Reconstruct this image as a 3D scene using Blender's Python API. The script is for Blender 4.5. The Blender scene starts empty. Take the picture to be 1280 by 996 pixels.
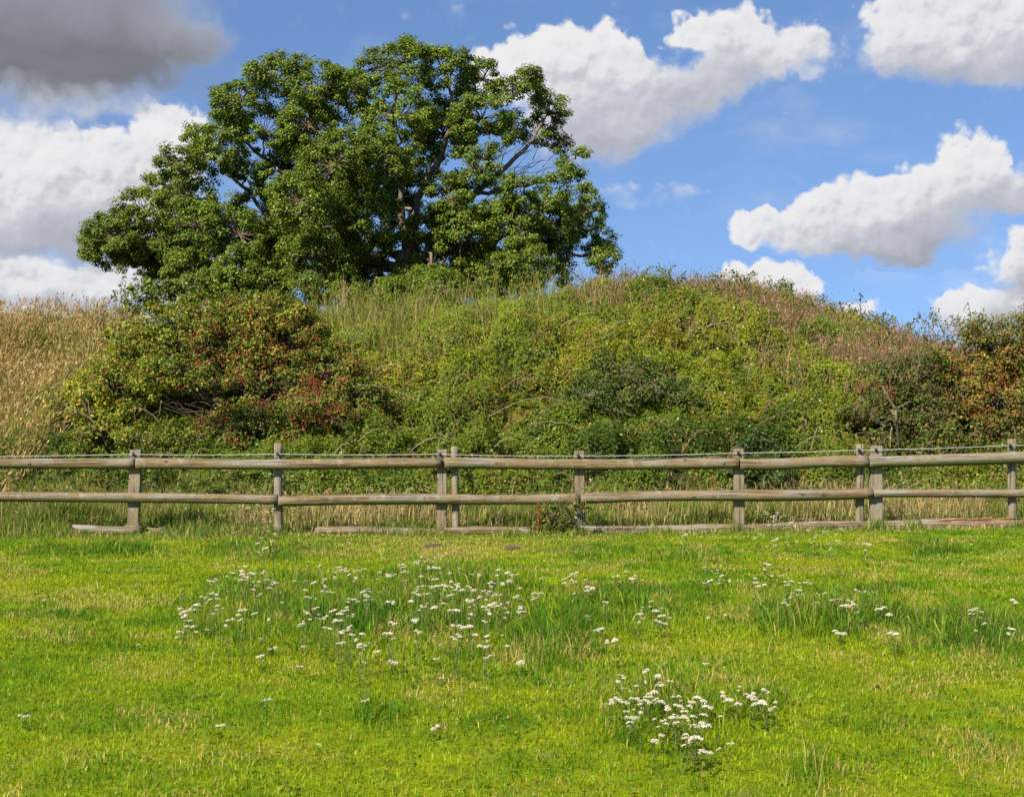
import bpy, math, random
import numpy as np
from mathutils import Vector

# ------------------------------------------------------------------ camera, sky, sun, exposure
scene = bpy.context.scene
COL = scene.collection
FPX, CX, HY, EYE = 1758.0, 640.0, 524.0, 1.6      # focal length and horizon measured on the 1280 x 996 photograph

cam_d = bpy.data.cameras.new("camera")
cam_d.sensor_width = 36.0
cam_d.lens = FPX / 1280.0 * 36.0
cam_d.shift_y = 26.0 / 1280.0
cam_d.clip_start, cam_d.clip_end = 0.1, 5000.0
cam = bpy.data.objects.new("camera", cam_d)
cam.location = (0, 0, EYE)
cam.rotation_euler = (math.radians(90), 0, 0)
COL.objects.link(cam)
scene.camera = cam

SUN_EL = math.radians(40)
_h = Vector((-0.62, -0.785)).normalized()
SUN_DIR = Vector((_h.x * math.cos(SUN_EL), _h.y * math.cos(SUN_EL), math.sin(SUN_EL)))
sun_d = bpy.data.lights.new("sun", 'SUN')
sun_d.energy = 5.0
sun_d.angle = math.radians(0.5)
sun_d.color = (1.0, 0.93, 0.80)
sun = bpy.data.objects.new("sun", sun_d)
sun.rotation_euler = SUN_DIR.to_track_quat('Z', 'Y').to_euler()
sun.location = (0, 0, 60)
COL.objects.link(sun)

SKY_STRENGTH = 0.085
EXPOSURE = 0.80
vs = scene.view_settings
vs.view_transform = 'Standard'
vs.look = 'None'
vs.gamma = 1.0
vs.exposure = EXPOSURE
vs.use_curve_mapping = False

cy = scene.cycles
cy.max_bounces = 6
cy.diffuse_bounces = 3
cy.glossy_bounces = 2
cy.transmission_bounces = 4
cy.transparent_max_bounces = 8
cy.caustics_reflective = False
cy.caustics_refractive = False
cy.use_denoising = False
cy.denoiser = 'OPENIMAGEDENOISE'
cy.use_adaptive_sampling = True
cy.adaptive_threshold = 0.008
scene.render.use_persistent_data = False


class NT:
    """small helper for building node trees"""
    def __init__(self, tree):
        self.t = tree
        self.n = tree.nodes
        self.l = tree.links

    def node(self, kind, **kw):
        nd = self.n.new(kind)
        for k, v in kw.items():
            setattr(nd, k, v)
        return nd

    def put(self, sock, v):
        if isinstance(v, bpy.types.NodeSocket):
            self.l.new(v, sock)
        elif v is not None:
            sock.default_value = v

    def math(self, op, a, b=None, c=None, clamp=False):
        nd = self.node('ShaderNodeMath', operation=op, use_clamp=clamp)
        for s, v in zip(nd.inputs, (a, b, c)):
            self.put(s, v)
        return nd.outputs[0]

    def vec(self, op, a, b=None, c=None, scale=None):
        nd = self.node('ShaderNodeVectorMath', operation=op)
        for s, v in zip(nd.inputs, (a, b, c)):
            self.put(s, v)
        if scale is not None:
            self.put(nd.inputs['Scale'], scale)
        return nd.outputs['Value'] if op in ('DOT_PRODUCT', 'LENGTH') else nd.outputs['Vector']

    def noise(self, vec, scale, detail=4.0, rough=0.5, dist=0.0, dim='3D', color=False):
        nd = self.node('ShaderNodeTexNoise', noise_dimensions=dim)
        self.put(nd.inputs['Vector'], vec)
        nd.inputs['Scale'].default_value = scale
        nd.inputs['Detail'].default_value = detail
        nd.inputs['Roughness'].default_value = rough
        nd.inputs['Distortion'].default_value = dist
        return nd.outputs['Color' if color else 'Fac']

    def ramp01(self, v, lo, hi, smooth=True, a=0.0, b=1.0):
        nd = self.node('ShaderNodeMapRange', clamp=True)
        nd.interpolation_type = 'SMOOTHSTEP' if smooth else 'LINEAR'
        for s, x in zip(nd.inputs, (v, lo, hi, a, b)):
            self.put(s, x)
        return nd.outputs[0]

    def mix(self, f, a, b, kind='RGBA', blend='MIX'):
        nd = self.node('ShaderNodeMix', data_type=kind, blend_type=blend)
        if kind == 'RGBA':
            ia, ib, o = nd.inputs[6], nd.inputs[7], nd.outputs[2]
        else:
            ia, ib, o = nd.inputs[2], nd.inputs[3], nd.outputs[0]
        self.put(nd.inputs[0], f)
        self.put(ia, a)
        self.put(ib, b)
        return o


def rgba(c):
    return (c[0], c[1], c[2], 1.0)


# cumulus clouds: ellipses in (azimuth, elevation), one unit = 1/17.58 rad.  px, py, rx, ry, weight, tone
CLOUDS = [
    # heavy grey cloud overhead on the left
    (40, 40, 190, 75, 1.0, -0.92), (150, 50, 130, 55, 0.8, -0.88), (-60, 20, 160, 100, 1.0, -0.85), (60, -30, 220, 60, 1.0, -0.65), (225, 60, 80, 44, 0.55, -0.68), (245, 35, 90, 60, 0.34, -0.55), (100, 95, 190, 24, 0.6, -0.9), (130, 118, 150, 22, 0.35, -0.5),
    # pale veil below it
    (60, 130, 150, 30, 0.46, -0.12), (150, 140, 70, 18, 0.34, -0.05), (20, 160, 90, 30, 0.4, 0.1),
    # big cumulus on the left
    (75, 205, 75, 55, 1.0, 0.55), (25, 215, 80, 66, 1.0, 0.5), (-40, 220, 70, 80, 1.0, 0.5), (205, 165, 46, 40, 1.0, 0.75), (150, 205, 60, 48, 1.0, 0.25), (235, 190, 40, 50, 0.9, 0.35),
    (60, 255, 120, 55, 1.0, 0.05), (190, 250, 90, 60, 1.0, -0.05), (110, 295, 120, 42, 1.0, -0.42), (10, 290, 80, 46, 0.9, -0.3), (230, 300, 80, 50, 0.9, -0.2),
    # low bank on the left
    (50, 352, 110, 32, 1.0, 0.40), (150, 345, 70, 30, 0.9, 0.35), (-20, 345, 60, 34, 0.9, 0.35), (90, 378, 190, 18, 0.9, -0.35), (60, 398, 200, 16, 0.9, 0.2), (240, 372, 90, 40, 0.8, -0.1),
    # centre cumulus
    (650, 85, 52, 48, 1.0, 0.75), (695, 62, 40, 36, 1.0, 0.8), (742, 58, 46, 36, 1.0, 0.8), (785, 78, 42, 34, 0.9, 0.55), (620, 95, 36, 40, 0.9, 0.6),
    (740, 110, 90, 62, 1.0, 0.0), (800, 105, 70, 50, 1.0, 0.0), (750, 160, 75, 55, 1.0, -0.25), (700, 150, 70, 60, 1.0, -0.1), (850, 130, 60, 42, 0.8, -0.2), (800, 165, 50, 40, 0.7, -0.2),
    (915, 38, 52, 34, 1.0, 0.6), (870, 42, 42, 26, 0.8, 0.45), (960, 62, 70, 36, 1.0, 0.2), (1010, 68, 48, 34, 0.8, 0.2), (920, 88, 65, 36, 1.0, -0.15), (890, 115, 55, 34, 0.8, -0.15),
    # upper right cumulus
    (1130, 30, 60, 52, 1.0, 0.35), (1180, 20, 80, 60, 1.0, 0.35), (1250, 30, 80, 66, 1.0, 0.3), (1110, 70, 50, 36, 0.7, -0.1), (1190, 78, 90, 36, 0.9, -0.35), (1290, 75, 70, 40, 0.9, -0.3),
    # right middle cumulus
    (940, 290, 36, 30, 1.0, 0.45), (980, 285, 46, 30, 0.9, 0.4), (1030, 262, 46, 32, 0.9, 0.45), (1085, 250, 56, 40, 1.0, 0.5), (1140, 235, 56, 42, 1.0, 0.45), (1200, 200, 44, 36, 1.0, 0.65), (1242, 195, 34, 34, 0.9, 0.6),
    (1180, 240, 60, 40, 1.0, 0.2), (1010, 305, 80, 22, 0.9, -0.1), (1090, 300, 90, 32, 1.0, -0.15), (1170, 285, 80, 36, 1.0, -0.3), (1240, 250, 66, 34, 0.9, -0.25), (1285, 240, 60, 36, 0.9, -0.15), (1215, 215, 50, 40, 0.8, 0.3), (1090, 322, 70, 16, 0.6, -0.6), (1160, 318, 60, 20, 0.7, -0.6),
    # right low cumulus
    (1270, 320, 44, 36, 1.0, 0.35), (1205, 378, 44, 30, 1.0, 0.4), (1260, 385, 60, 28, 0.9, 0.2), (1290, 350, 60, 40, 0.9, -0.5), (1250, 408, 110, 24, 0.9, -0.5),
    # low in the gap over the crest
    (925, 345, 36, 20, 0.9, 0.6), (975, 352, 46, 24, 1.0, 0.6), (1015, 352, 28, 20, 0.8, 0.5), (1075, 384, 34, 15, 0.9, 0.5), (960, 375, 90, 20, 0.7, 0.1),
    # thin scraps
    (800, 246, 80, 20, 0.34, 0.0), (870, 236, 40, 13, 0.27, 0.0), (1010, 140, 26, 12, 0.24, 0.0), (985, 160, 30, 10, 0.2, 0.0), (560, 20, 60, 18, 0.2, 0.0),
]


def build_world():
    w = bpy.data.worlds.new("World")
    scene.world = w
    w.use_nodes = True
    t = NT(w.node_tree)
    t.n.clear()
    tc = t.node('ShaderNodeTexCoord')
    d = t.vec('NORMALIZE', tc.outputs['Generated'])
    sep = t.node('ShaderNodeSeparateXYZ')
    t.l.new(d, sep.inputs[0])
    az = t.math('ARCTAN2', sep.outputs[0], sep.outputs[1])
    el = t.math('ARCSINE', sep.outputs[2])
    k = FPX / 100.0
    comb = t.node('ShaderNodeCombineXYZ')
    t.put(comb.inputs[0], t.math('MULTIPLY', az, k))
    t.put(comb.inputs[1], t.math('MULTIPLY', el, k))
    p0 = comb.outputs[0]
    # billowing outline: three octaves of domain warp
    def warp(p, scale, amp, detail):
        c = t.noise(p, scale, detail, 0.55, color=True)
        c = t.vec('SUBTRACT', c, (0.5, 0.5, 0.5))
        return t.vec('MULTIPLY_ADD', c, (amp, amp, 0.0), p)
    p = warp(p0, 1.6, 0.62, 3.0)
    p = warp(p, 5.0, 0.20, 3.0)
    p = warp(p, 15.0, 0.055, 2.0)
    L = (-0.50, 0.86, 0.0)
    F = G = None
    for (px, py, rx, ry, wt, tone) in CLOUDS:
        u = math.atan((px - CX) / FPX) * k
        v = math.atan((HY - py) / FPX * math.cos(math.atan((px - CX) / FPX))) * k
        rx, ry = rx * 1.14, ry * 1.14
        ix, iy = 100.0 / rx, 100.0 / ry
        q = t.vec('MULTIPLY_ADD', p, (ix, iy, 0.0), (-u * ix, -v * iy, 0.0))
        r2 = t.vec('DOT_PRODUCT', q, q)
        kk = t.math('SUBTRACT', 1.0, r2, clamp=True)
        wv = t.math('MULTIPLY', t.math('MULTIPLY', kk, kk), wt)
        g = t.math('MULTIPLY_ADD', t.vec('DOT_PRODUCT', q, L), 0.42, tone)
        F = wv if F is None else t.math('ADD', F, wv)
        G = t.math('MULTIPLY', wv, g) if G is None else t.math('MULTIPLY_ADD', wv, g, G)
    shade = t.math('DIVIDE', G, t.math('MAXIMUM', F, 0.02))
    n1 = t.noise(p0, 2.6, 8.0, 0.55)
    n2 = t.noise(t.vec('ADD', p0, (-0.05, 0.085, 0.0)), 2.6, 8.0, 0.55)
    relief = t.math('SUBTRACT', n1, n2)
    m1 = t.noise(p, 1.5, 5.0, 0.55)
    m2 = t.noise(t.vec('ADD', p, (-0.13, 0.22, 0.0)), 1.5, 5.0, 0.55)
    relief2 = t.math('SUBTRACT', m1, m2)
    def puffs(q, scale):
        vo = t.node('ShaderNodeTexVoronoi', feature='F1', voronoi_dimensions='2D')
        t.put(vo.inputs['Vector'], q)
        vo.inputs['Scale'].default_value = scale
        return vo.outputs['Distance']
    pw = warp(p0, 3.0, 0.16, 3.0)
    sh = (-0.045, 0.075, 0.0)
    va, vb = puffs(pw, 3.6), puffs(pw, 8.5)
    va2, vb2 = puffs(t.vec('ADD', pw, sh), 3.6), puffs(t.vec('ADD', pw, (-0.02, 0.033, 0.0)), 8.5)
    puff = t.math('MULTIPLY_ADD', vb, 0.5, va)
    prel = t.math('ADD', t.math('SUBTRACT', va2, va), t.math('MULTIPLY', t.math('SUBTRACT', vb2, vb), 0.5))
    litw = t.ramp01(shade, -0.35, 0.5)
    dens = t.math('ADD', F, t.math('MULTIPLY', t.math('SUBTRACT', n1, 0.5), 0.85))
    dens = t.math('ADD', dens, t.math('MULTIPLY', t.math('SUBTRACT', 0.62, puff), t.math('MULTIPLY', litw, 0.42)))
    hi = t.ramp01(shade, -0.3, 0.6, True, 1.1, 0.46)          # lit sides have harder edges than the undersides
    alpha = t.ramp01(dens, 0.06, hi)
    veil = t.ramp01(t.noise(t.vec('MULTIPLY', p0, (0.45, 1.0, 1.0)), 0.9, 6.0, 0.6), 0.48, 0.85, True, 0.0, 0.34)
    alpha = t.math('MAXIMUM', alpha, veil)
    calm = t.ramp01(shade, -0.75, 0.1, True, 0.12, 1.0)          # the heavy overhead cloud is a smooth sheet
    s = t.math('MULTIPLY_ADD', t.math('MULTIPLY', relief, calm), 0.95, shade)
    s = t.math('MULTIPLY_ADD', t.math('MULTIPLY', relief2, calm), 0.65, s)
    s = t.math('MULTIPLY_ADD', t.math('MULTIPLY', prel, t.math('MULTIPLY', litw, calm)), 0.75, s)
    # thin cloud edges let the bright sky through
    edge = t.ramp01(dens, 0.2, 1.1, True, 0.22, -0.08)
    s = t.math('ADD', s, edge)
    cr = t.node('ShaderNodeValToRGB')
    els = cr.color_ramp.elements
    els[0].position, els[0].color = 0.0, (0.095, 0.103, 0.135, 1)
    els[1].position, els[1].color = 1.0, (0.92, 0.92, 0.93, 1)
    for pos, c in ((0.20, (0.185, 0.19, 0.215)), (0.40, (0.40, 0.42, 0.49)), (0.58, (0.58, 0.60, 0.67)), (0.78, (0.83, 0.84, 0.87))):
        e = els.new(pos)
        e.color = rgba(c)
    t.put(cr.inputs[0], t.math('MULTIPLY_ADD', s, 0.42, 0.685))
    cloud_gain = 1.0 / (SKY_STRENGTH * 2 ** EXPOSURE)
    cl = t.vec('SCALE', cr.outputs[0], scale=cloud_gain * 0.92)
    sky = t.node('ShaderNodeTexSky', sky_type='NISHITA')
    sky.sun_disc = False
    sky.sun_elevation = SUN_EL
    sky.sun_rotation = math.atan2(SUN_DIR.x, SUN_DIR.y)
    sky.altitude = 0.0
    sky.air_density, sky.dust_density, sky.ozone_density = 1.0, 0.25, 3.0
    t.put(sky.inputs['Vector'], t.vec('NORMALIZE', t.vec('MULTIPLY_ADD', d, (1.0, 1.0, 0.9), (0.0, 0.0, 0.16))))
    tint = t.mix(1.0, sky.outputs[0], (0.86, 0.93, 1.06, 1), blend='MULTIPLY')
    col = t.mix(alpha, tint, cl)
    bg = t.node('ShaderNodeBackground')
    bg.inputs['Strength'].default_value = SKY_STRENGTH
    t.l.new(col, bg.inputs['Color'])
    out = t.node('ShaderNodeOutputWorld')
    t.l.new(bg.outputs[0], out.inputs[0])
    w.cycles.sampling_method = 'MANUAL'
    w.cycles.sample_map_resolution = 256


build_world()

# ------------------------------------------------------------------ helpers
rng = np.random.default_rng(7)
random.seed(7)


def P(px, py, Y):
    """the point at distance Y (m) that was measured at pixel px, py of the photograph"""
    return np.array([(px - CX) * Y / FPX, Y, EYE + (HY - py) * Y / FPX])


def to_px(x, y, z):
    return CX + FPX * x / y, HY - FPX * (z - EYE) / y


def _hash(ix, iy, seed):
    h = (ix.astype(np.int64) * 374761393 + iy.astype(np.int64) * 668265263 + seed * 2147483647) & 0x7fffffff
    h = ((h ^ (h >> 13)) * 1274126177) & 0x7fffffff
    h = h ^ (h >> 16)
    return (h & 0xffffff) / float(0xffffff)


def noise2(x, y, scale, seed=0):
    x = np.asarray(x, float) / scale + 1000.0
    y = np.asarray(y, float) / scale + 1000.0
    ix, iy = np.floor(x), np.floor(y)
    fx, fy = x - ix, y - iy
    fx = fx * fx * (3 - 2 * fx)
    fy = fy * fy * (3 - 2 * fy)
    a, b = _hash(ix, iy, seed), _hash(ix + 1, iy, seed)
    c, d = _hash(ix, iy + 1, seed), _hash(ix + 1, iy + 1, seed)
    return (a + (b - a) * fx) * (1 - fy) + (c + (d - c) * fx) * fy


def fbm(x, y, scale, octaves=4, seed=0, gain=0.5):
    s, amp, tot = 0.0, 1.0, 0.0
    for i in range(octaves):
        s = s + amp * noise2(x, y, scale / 2 ** i, seed + 17 * i)
        tot += amp
        amp *= gain
    return s / tot


def sstep(a, b, x):
    t = np.clip((np.asarray(x, float) - a) / (b - a), 0, 1)
    return t * t * (3 - 2 * t)


def unit(v):
    return v / np.maximum(np.linalg.norm(v, axis=-1, keepdims=True), 1e-9)


def rand_dir(n):
    return unit(rng.normal(size=(n, 3)))


def make_mesh(name, verts, polys, mats, cols=None, poly_mat=None, smooth=False):
    """polys: list of (F,k) index arrays"""
    me = bpy.data.meshes.new(name)
    verts = np.ascontiguousarray(verts, dtype=np.float32)
    me.vertices.add(len(verts))
    me.vertices.foreach_set("co", verts.ravel())
    idx = np.concatenate([np.asarray(f, np.int32).ravel() for f in polys])
    sizes = np.concatenate([np.full(len(f), f.shape[1], np.int32) for f in polys])
    me.loops.add(len(idx))
    me.loops.foreach_set("vertex_index", idx)
    me.polygons.add(len(sizes))
    starts = np.zeros(len(sizes), np.int32)
    starts[1:] = np.cumsum(sizes)[:-1]
    me.polygons.foreach_set("loop_start", starts)
    me.polygons.foreach_set("loop_total", sizes)
    if smooth:
        me.polygons.foreach_set("use_smooth", np.ones(len(sizes), bool))
    if cols is not None:
        a = me.attributes.new("col", 'FLOAT_COLOR', 'POINT')
        c4 = np.ones((len(verts), 4), np.float32)
        c4[:, :3] = cols
        a.data.foreach_set("color", c4.ravel())
    for m in (mats if isinstance(mats, (list, tuple)) else [mats]):
        me.materials.append(m)
    if poly_mat is not None:
        me.polygons.foreach_set("material_index", np.asarray(poly_mat, np.int32))
    me.update(calc_edges=True)
    return me


def link(name, me, parent=None, loc=None):
    o = bpy.data.objects.new(name, me)
    COL.objects.link(o)
    if parent is not None:
        o.parent = parent
    if loc is not None:
        o.location = loc
    return o


def thing(name, label, cat, loc=(0, 0, 0), group=None):
    o = bpy.data.objects.new(name, None)
    COL.objects.link(o)
    o.location = loc
    o.empty_display_size = 0.2
    o['label'], o['category'] = label, cat
    if group:
        o['group'] = group
    return o


def stuff(o, label, cat):
    o['label'], o['category'], o['kind'] = label, cat, 'stuff'


class Soup:
    """collects vertices / polygons / colours"""
    def __init__(self):
        self.v, self.c, self.f, self.n = [], [], {}, 0

    def add(self, verts, faces, cols):
        faces = faces if isinstance(faces, list) else [faces]
        self.v.append(verts)
        c = np.asarray(cols, float)
        if c.ndim == 1:
            c = np.tile(c, (len(verts), 1))
        self.c.append(c)
        for f in faces:
            f = np.asarray(f)
            self.f.setdefault(f.shape[1], []).append(f + self.n)
        self.n += len(verts)

    def mesh(self, name, mats, origin=(0, 0, 0), smooth=False):
        v = np.concatenate(self.v) - np.asarray(origin, float)
        return make_mesh(name, v, [np.concatenate(x) for x in self.f.values()], mats, np.concatenate(self.c), smooth=smooth)


def add_leaves(s, pos, nrm, length, width, cols, fold=0.18, tang=None):
    n = len(pos)
    nrm = unit(nrm)
    r = rand_dir(n) if tang is None else tang
    t = unit(r - nrm * np.sum(r * nrm, axis=1, keepdims=True))
    b = np.cross(nrm, t)
    L = np.broadcast_to(np.asarray(length, float), (n,))[:, None]
    W = np.broadcast_to(np.asarray(width, float), (n,))[:, None]
    v = np.empty((n, 4, 3))
    v[:, 0] = pos - t * L * 0.5
    v[:, 1] = pos + b * W * 0.5 + nrm * W * fold + t * L * 0.05
    v[:, 2] = pos + t * L * 0.5 - nrm * L * 0.12
    v[:, 3] = pos - b * W * 0.5 + nrm * W * fold + t * L * 0.05
    base = (np.arange(n) * 4)[:, None]
    f = np.concatenate([base + np.array([[0, 1, 2]]), base + np.array([[0, 2, 3]])])
    s.add(v.reshape(-1, 3), f, np.repeat(cols, 4, axis=0))


def add_blades(s, pos, height, width, lean, cols, tipcols=None, bend=1.0, up=None):
    """curved grass blades; lean (n,2) is the horizontal travel of the tip as a share of height"""
    n = len(pos)
    h = np.broadcast_to(np.asarray(height, float), (n,))[:, None]
    w = np.broadcast_to(np.asarray(width, float), (n,))[:, None]
    ld = np.concatenate([lean, np.zeros((n, 1))], axis=1)
    ang = rng.uniform(0, 2 * math.pi, n)
    side = np.stack([np.cos(ang), np.sin(ang) * 0.6, np.zeros(n)], axis=1)
    mid = pos + ld * h * 0.32 * bend + np.array([0, 0, 0.58]) * h
    tip = pos + ld * h + np.array([0, 0, 1.0]) * h * np.clip(1 - 0.35 * np.sum(lean ** 2, axis=1, keepdims=True), 0.35, 1)
    v = np.empty((n, 5, 3))
    v[:, 0] = pos - side * w * 0.5
    v[:, 1] = pos + side * w * 0.5
    v[:, 2] = mid - side * w * 0.42
    v[:, 3] = mid + side * w * 0.42
    v[:, 4] = tip
    base = (np.arange(n) * 5)[:, None]
    q = base + np.array([[0, 1, 3, 2]])
    t3 = base + np.array([[2, 3, 4]])
    c = np.repeat(cols, 5, axis=0)
    if tipcols is not None:
        c = c.reshape(n, 5, 3)
        c[:, 4] = tipcols
        c = c.reshape(-1, 3)
    s.add(v.reshape(-1, 3), [q, t3], c)


def add_tube(s, pts, radii, col, sides=6, cap=True):
    pts = np.asarray(pts, float)
    n = len(pts)
    radii = np.broadcast_to(np.asarray(radii, float), (n,))
    d = np.gradient(pts, axis=0)
    d = unit(d)
    ref = np.array([0.0, 0.0, 1.0]) if abs(d[0][2]) < 0.9 else np.array([1.0, 0, 0])
    verts = []
    u = unit(np.cross(ref, d[0])[None])[0]
    for i in range(n):
        u = unit((u - d[i] * np.dot(u, d[i]))[None])[0]
        w = np.cross(d[i], u)
        a = np.arange(sides) * 2 * math.pi / sides
        verts.append(pts[i] + radii[i] * (np.cos(a)[:, None] * u + np.sin(a)[:, None] * w))
    verts = np.concatenate(verts)
    i = np.arange(n - 1)[:, None] * sides
    k = np.arange(sides)[None]
    k2 = (k + 1) % sides
    f = np.stack([i + k, i + k2, i + sides + k2, i + sides + k], axis=-1).reshape(-1, 4)
    fs = [f]
    if cap:
        fs.append(np.arange(sides)[None, ::-1])
        fs.append((np.arange(sides) + (n - 1) * sides)[None])
    s.add(verts, fs, col)


def curve(a, b, sag=0.0, wig=0.1, n=6, out=None):
    a, b = np.asarray(a, float), np.asarray(b, float)
    L = np.linalg.norm(b - a)
    t = np.linspace(0, 1, n)[:, None]
    p = a + (b - a) * t
    p[:, 2:3] += -sag * L * 4 * t * (1 - t) * -1
    w = rng.normal(size=(n, 3)) * wig * L * 0.25
    w[0] = w[-1] = 0
    return p + w * np.sin(t * math.pi)


def palette(n, cols, weights, jit=0.18):
    c = np.asarray(cols, float)
    w = np.asarray(weights, float)
    i = rng.choice(len(c), n, p=w / w.sum())
    out = c[i] * np.exp(rng.normal(0, jit, (n, 1))) * np.exp(rng.normal(0, jit * 0.4, (n, 3)))
    return np.clip(out, 0.004, 0.9)


# ------------------------------------------------------------------ materials
def leaf_mat(name, trans=0.30, rough=0.45, spec=0.35):
    m = bpy.data.materials.new(name)
    m.use_nodes = True
    t = NT(m.node_tree)
    t.n.clear()
    a = t.node('ShaderNodeAttribute', attribute_name='col')
    b = t.node('ShaderNodeBsdfPrincipled')
    t.l.new(a.outputs['Color'], b.inputs['Base Color'])
    b.inputs['Roughness'].default_value = rough
    b.inputs['Specular IOR Level'].default_value = spec
    tr = t.node('ShaderNodeBsdfTranslucent')
    tc = t.mix(1.0, a.outputs['Color'], (1.25, 1.35, 0.6, 1), blend='MULTIPLY')
    t.l.new(tc, tr.inputs[0])
    mx = t.node('ShaderNodeMixShader')
    mx.inputs[0].default_value = trans
    t.l.new(b.outputs[0], mx.inputs[1])
    t.l.new(tr.outputs[0], mx.inputs[2])
    o = t.node('ShaderNodeOutputMaterial')
    t.l.new(mx.outputs[0], o.inputs[0])
    return m


def bark_mat(name, c1, c2, scale=9.0, stretch=(1, 1, 0.25), bump=0.5):
    m = bpy.data.materials.new(name)
    m.use_nodes = True
    t = NT(m.node_tree)
    b = t.n['Principled BSDF']
    tc = t.node('ShaderNodeTexCoord')
    v = t.vec('MULTIPLY', tc.outputs['Object'], stretch)
    n = t.noise(v, scale, 6, 0.65)
    n2 = t.noise(tc.outputs['Object'], scale * 0.18, 3, 0.5)
    c = t.mix(t.ramp01(n, 0.3, 0.7), rgba(c1), rgba(c2))
    c = t.mix(t.ramp01(n2, 0.45, 0.75, True, 0, 0.5), c, (0.16, 0.15, 0.06, 1))
    t.l.new(c, b.inputs['Base Color'])
    b.inputs['Roughness'].default_value = 0.9
    bp = t.node('ShaderNodeBump')
    bp.inputs['Strength'].default_value = bump
    bp.inputs['Distance'].default_value = 0.02
    t.l.new(n, bp.inputs['Height'])
    t.l.new(bp.outputs[0], b.inputs['Normal'])
    return m


def wood_mat(name, light, dark, algae=0.5, axis='X'):
    """weathered timber: grain and checks along the length, grey bloom, algae on the damp underside"""
    m = bpy.data.materials.new(name)
    m.use_nodes = True
    t = NT(m.node_tree)
    b = t.n['Principled BSDF']
    tc = t.node('ShaderNodeTexCoord')
    g = tc.outputs['Object']
    st = (1.4, 16, 16) if axis == 'X' else (16, 16, 1.4)
    v = t.vec('MULTIPLY', g, st)
    grain = t.noise(v, 2.2, 6, 0.65)
    checks = t.noise(t.vec('MULTIPLY', g, (0.35, 22, 22) if axis == 'X' else (22, 22, 0.35)), 2.0, 3, 0.5)
    big = t.noise(g, 1.6, 4, 0.6)
    blot = t.noise(g, 14.0, 5, 0.7)
    c = t.mix(t.ramp01(grain, 0.28, 0.72), rgba(dark), rgba(light))
    grey = (light[0] * 0.95, light[0] * 0.88, light[0] * 0.74)
    c = t.mix(t.ramp01(big, 0.42, 0.68, True, 0, 0.75), c, rgba(grey))
    c = t.mix(t.ramp01(blot, 0.52, 0.74, True, 0, 0.7), c, rgba([x * 0.5 for x in dark]))
    speck = t.noise(t.vec('MULTIPLY', g, (1, 2, 2) if axis == 'X' else (2, 2, 1)), 45.0, 4, 0.75)
    c = t.mix(t.ramp01(speck, 0.55, 0.70, True, 0, 0.55), c, rgba([x * 0.55 for x in dark]))
    c = t.mix(t.ramp01(speck, 0.42, 0.30, True, 0, 0.35), c, rgba([min(1, x * 1.35) for x in light]))
    c = t.mix(t.ramp01(checks, 0.33, 0.40, True, 0.75, 0), c, rgba([x * 0.22 for x in dark]))
    vo = t.node('ShaderNodeTexVoronoi', feature='F1')
    t.put(vo.inputs['Vector'], t.vec('MULTIPLY', g, (1, 1.6, 1.6) if axis == 'X' else (1.6, 1.6, 1)))
    vo.inputs['Scale'].default_value = 3.3
    c = t.mix(t.ramp01(vo.outputs['Distance'], 0.07, 0.13, True, 0.85, 0), c, rgba([x * 0.35 for x in dark]))
    lich = t.noise(g, 7.0, 6, 0.75)
    c = t.mix(t.ramp01(lich, 0.56, 0.66, True, 0, 0.6), c, (0.34, 0.33, 0.24, 1))
    if algae:
        ge = t.node('ShaderNodeNewGeometry')
        sp = t.node('ShaderNodeSeparateXYZ')
        t.l.new(ge.outputs['Normal'], sp.inputs[0])
        dn = t.math('MULTIPLY_ADD', big, 1.2, t.math('MULTIPLY', sp.outputs[2], -1.0))
        c = t.mix(t.ramp01(dn, 0.7, 1.25, True, 0, algae), c, (0.10, 0.115, 0.022, 1))
    t.l.new(c, b.inputs['Base Color'])
    b.inputs['Roughness'].default_value = 0.85
    b.inputs['Specular IOR Level'].default_value = 0.2
    bp = t.node('ShaderNodeBump')
    bp.inputs['Strength'].default_value = 0.7
    bp.inputs['Distance'].default_value = 0.02
    h = t.math('ADD', grain, t.ramp01(checks, 0.33, 0.42, True, -1.2, 0))
    t.l.new(h, bp.inputs['Height'])
    t.l.new(bp.outputs[0], b.inputs['Normal'])
    return m


def plain_mat(name, col, rough=0.6, var=0.15, scale=30.0):
    m = bpy.data.materials.new(name)
    m.use_nodes = True
    t = NT(m.node_tree)
    b = t.n['Principled BSDF']
    tc = t.node('ShaderNodeTexCoord')
    n = t.noise(tc.outputs['Object'], scale, 3, 0.6)
    lo = rgba([x * (1 - var) for x in col])
    hi = rgba([min(1, x * (1 + var)) for x in col])
    t.l.new(t.mix(n, lo, hi), b.inputs['Base Color'])
    b.inputs['Roughness'].default_value = rough
    return m


def col_mat(name, rough=0.7, spec=0.2):
    m = bpy.data.materials.new(name)
    m.use_nodes = True
    t = NT(m.node_tree)
    b = t.n['Principled BSDF']
    a = t.node('ShaderNodeAttribute', attribute_name='col')
    t.l.new(a.outputs['Color'], b.inputs['Base Color'])
    b.inputs['Roughness'].default_value = rough
    b.inputs['Specular IOR Level'].default_value = spec
    return m


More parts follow.
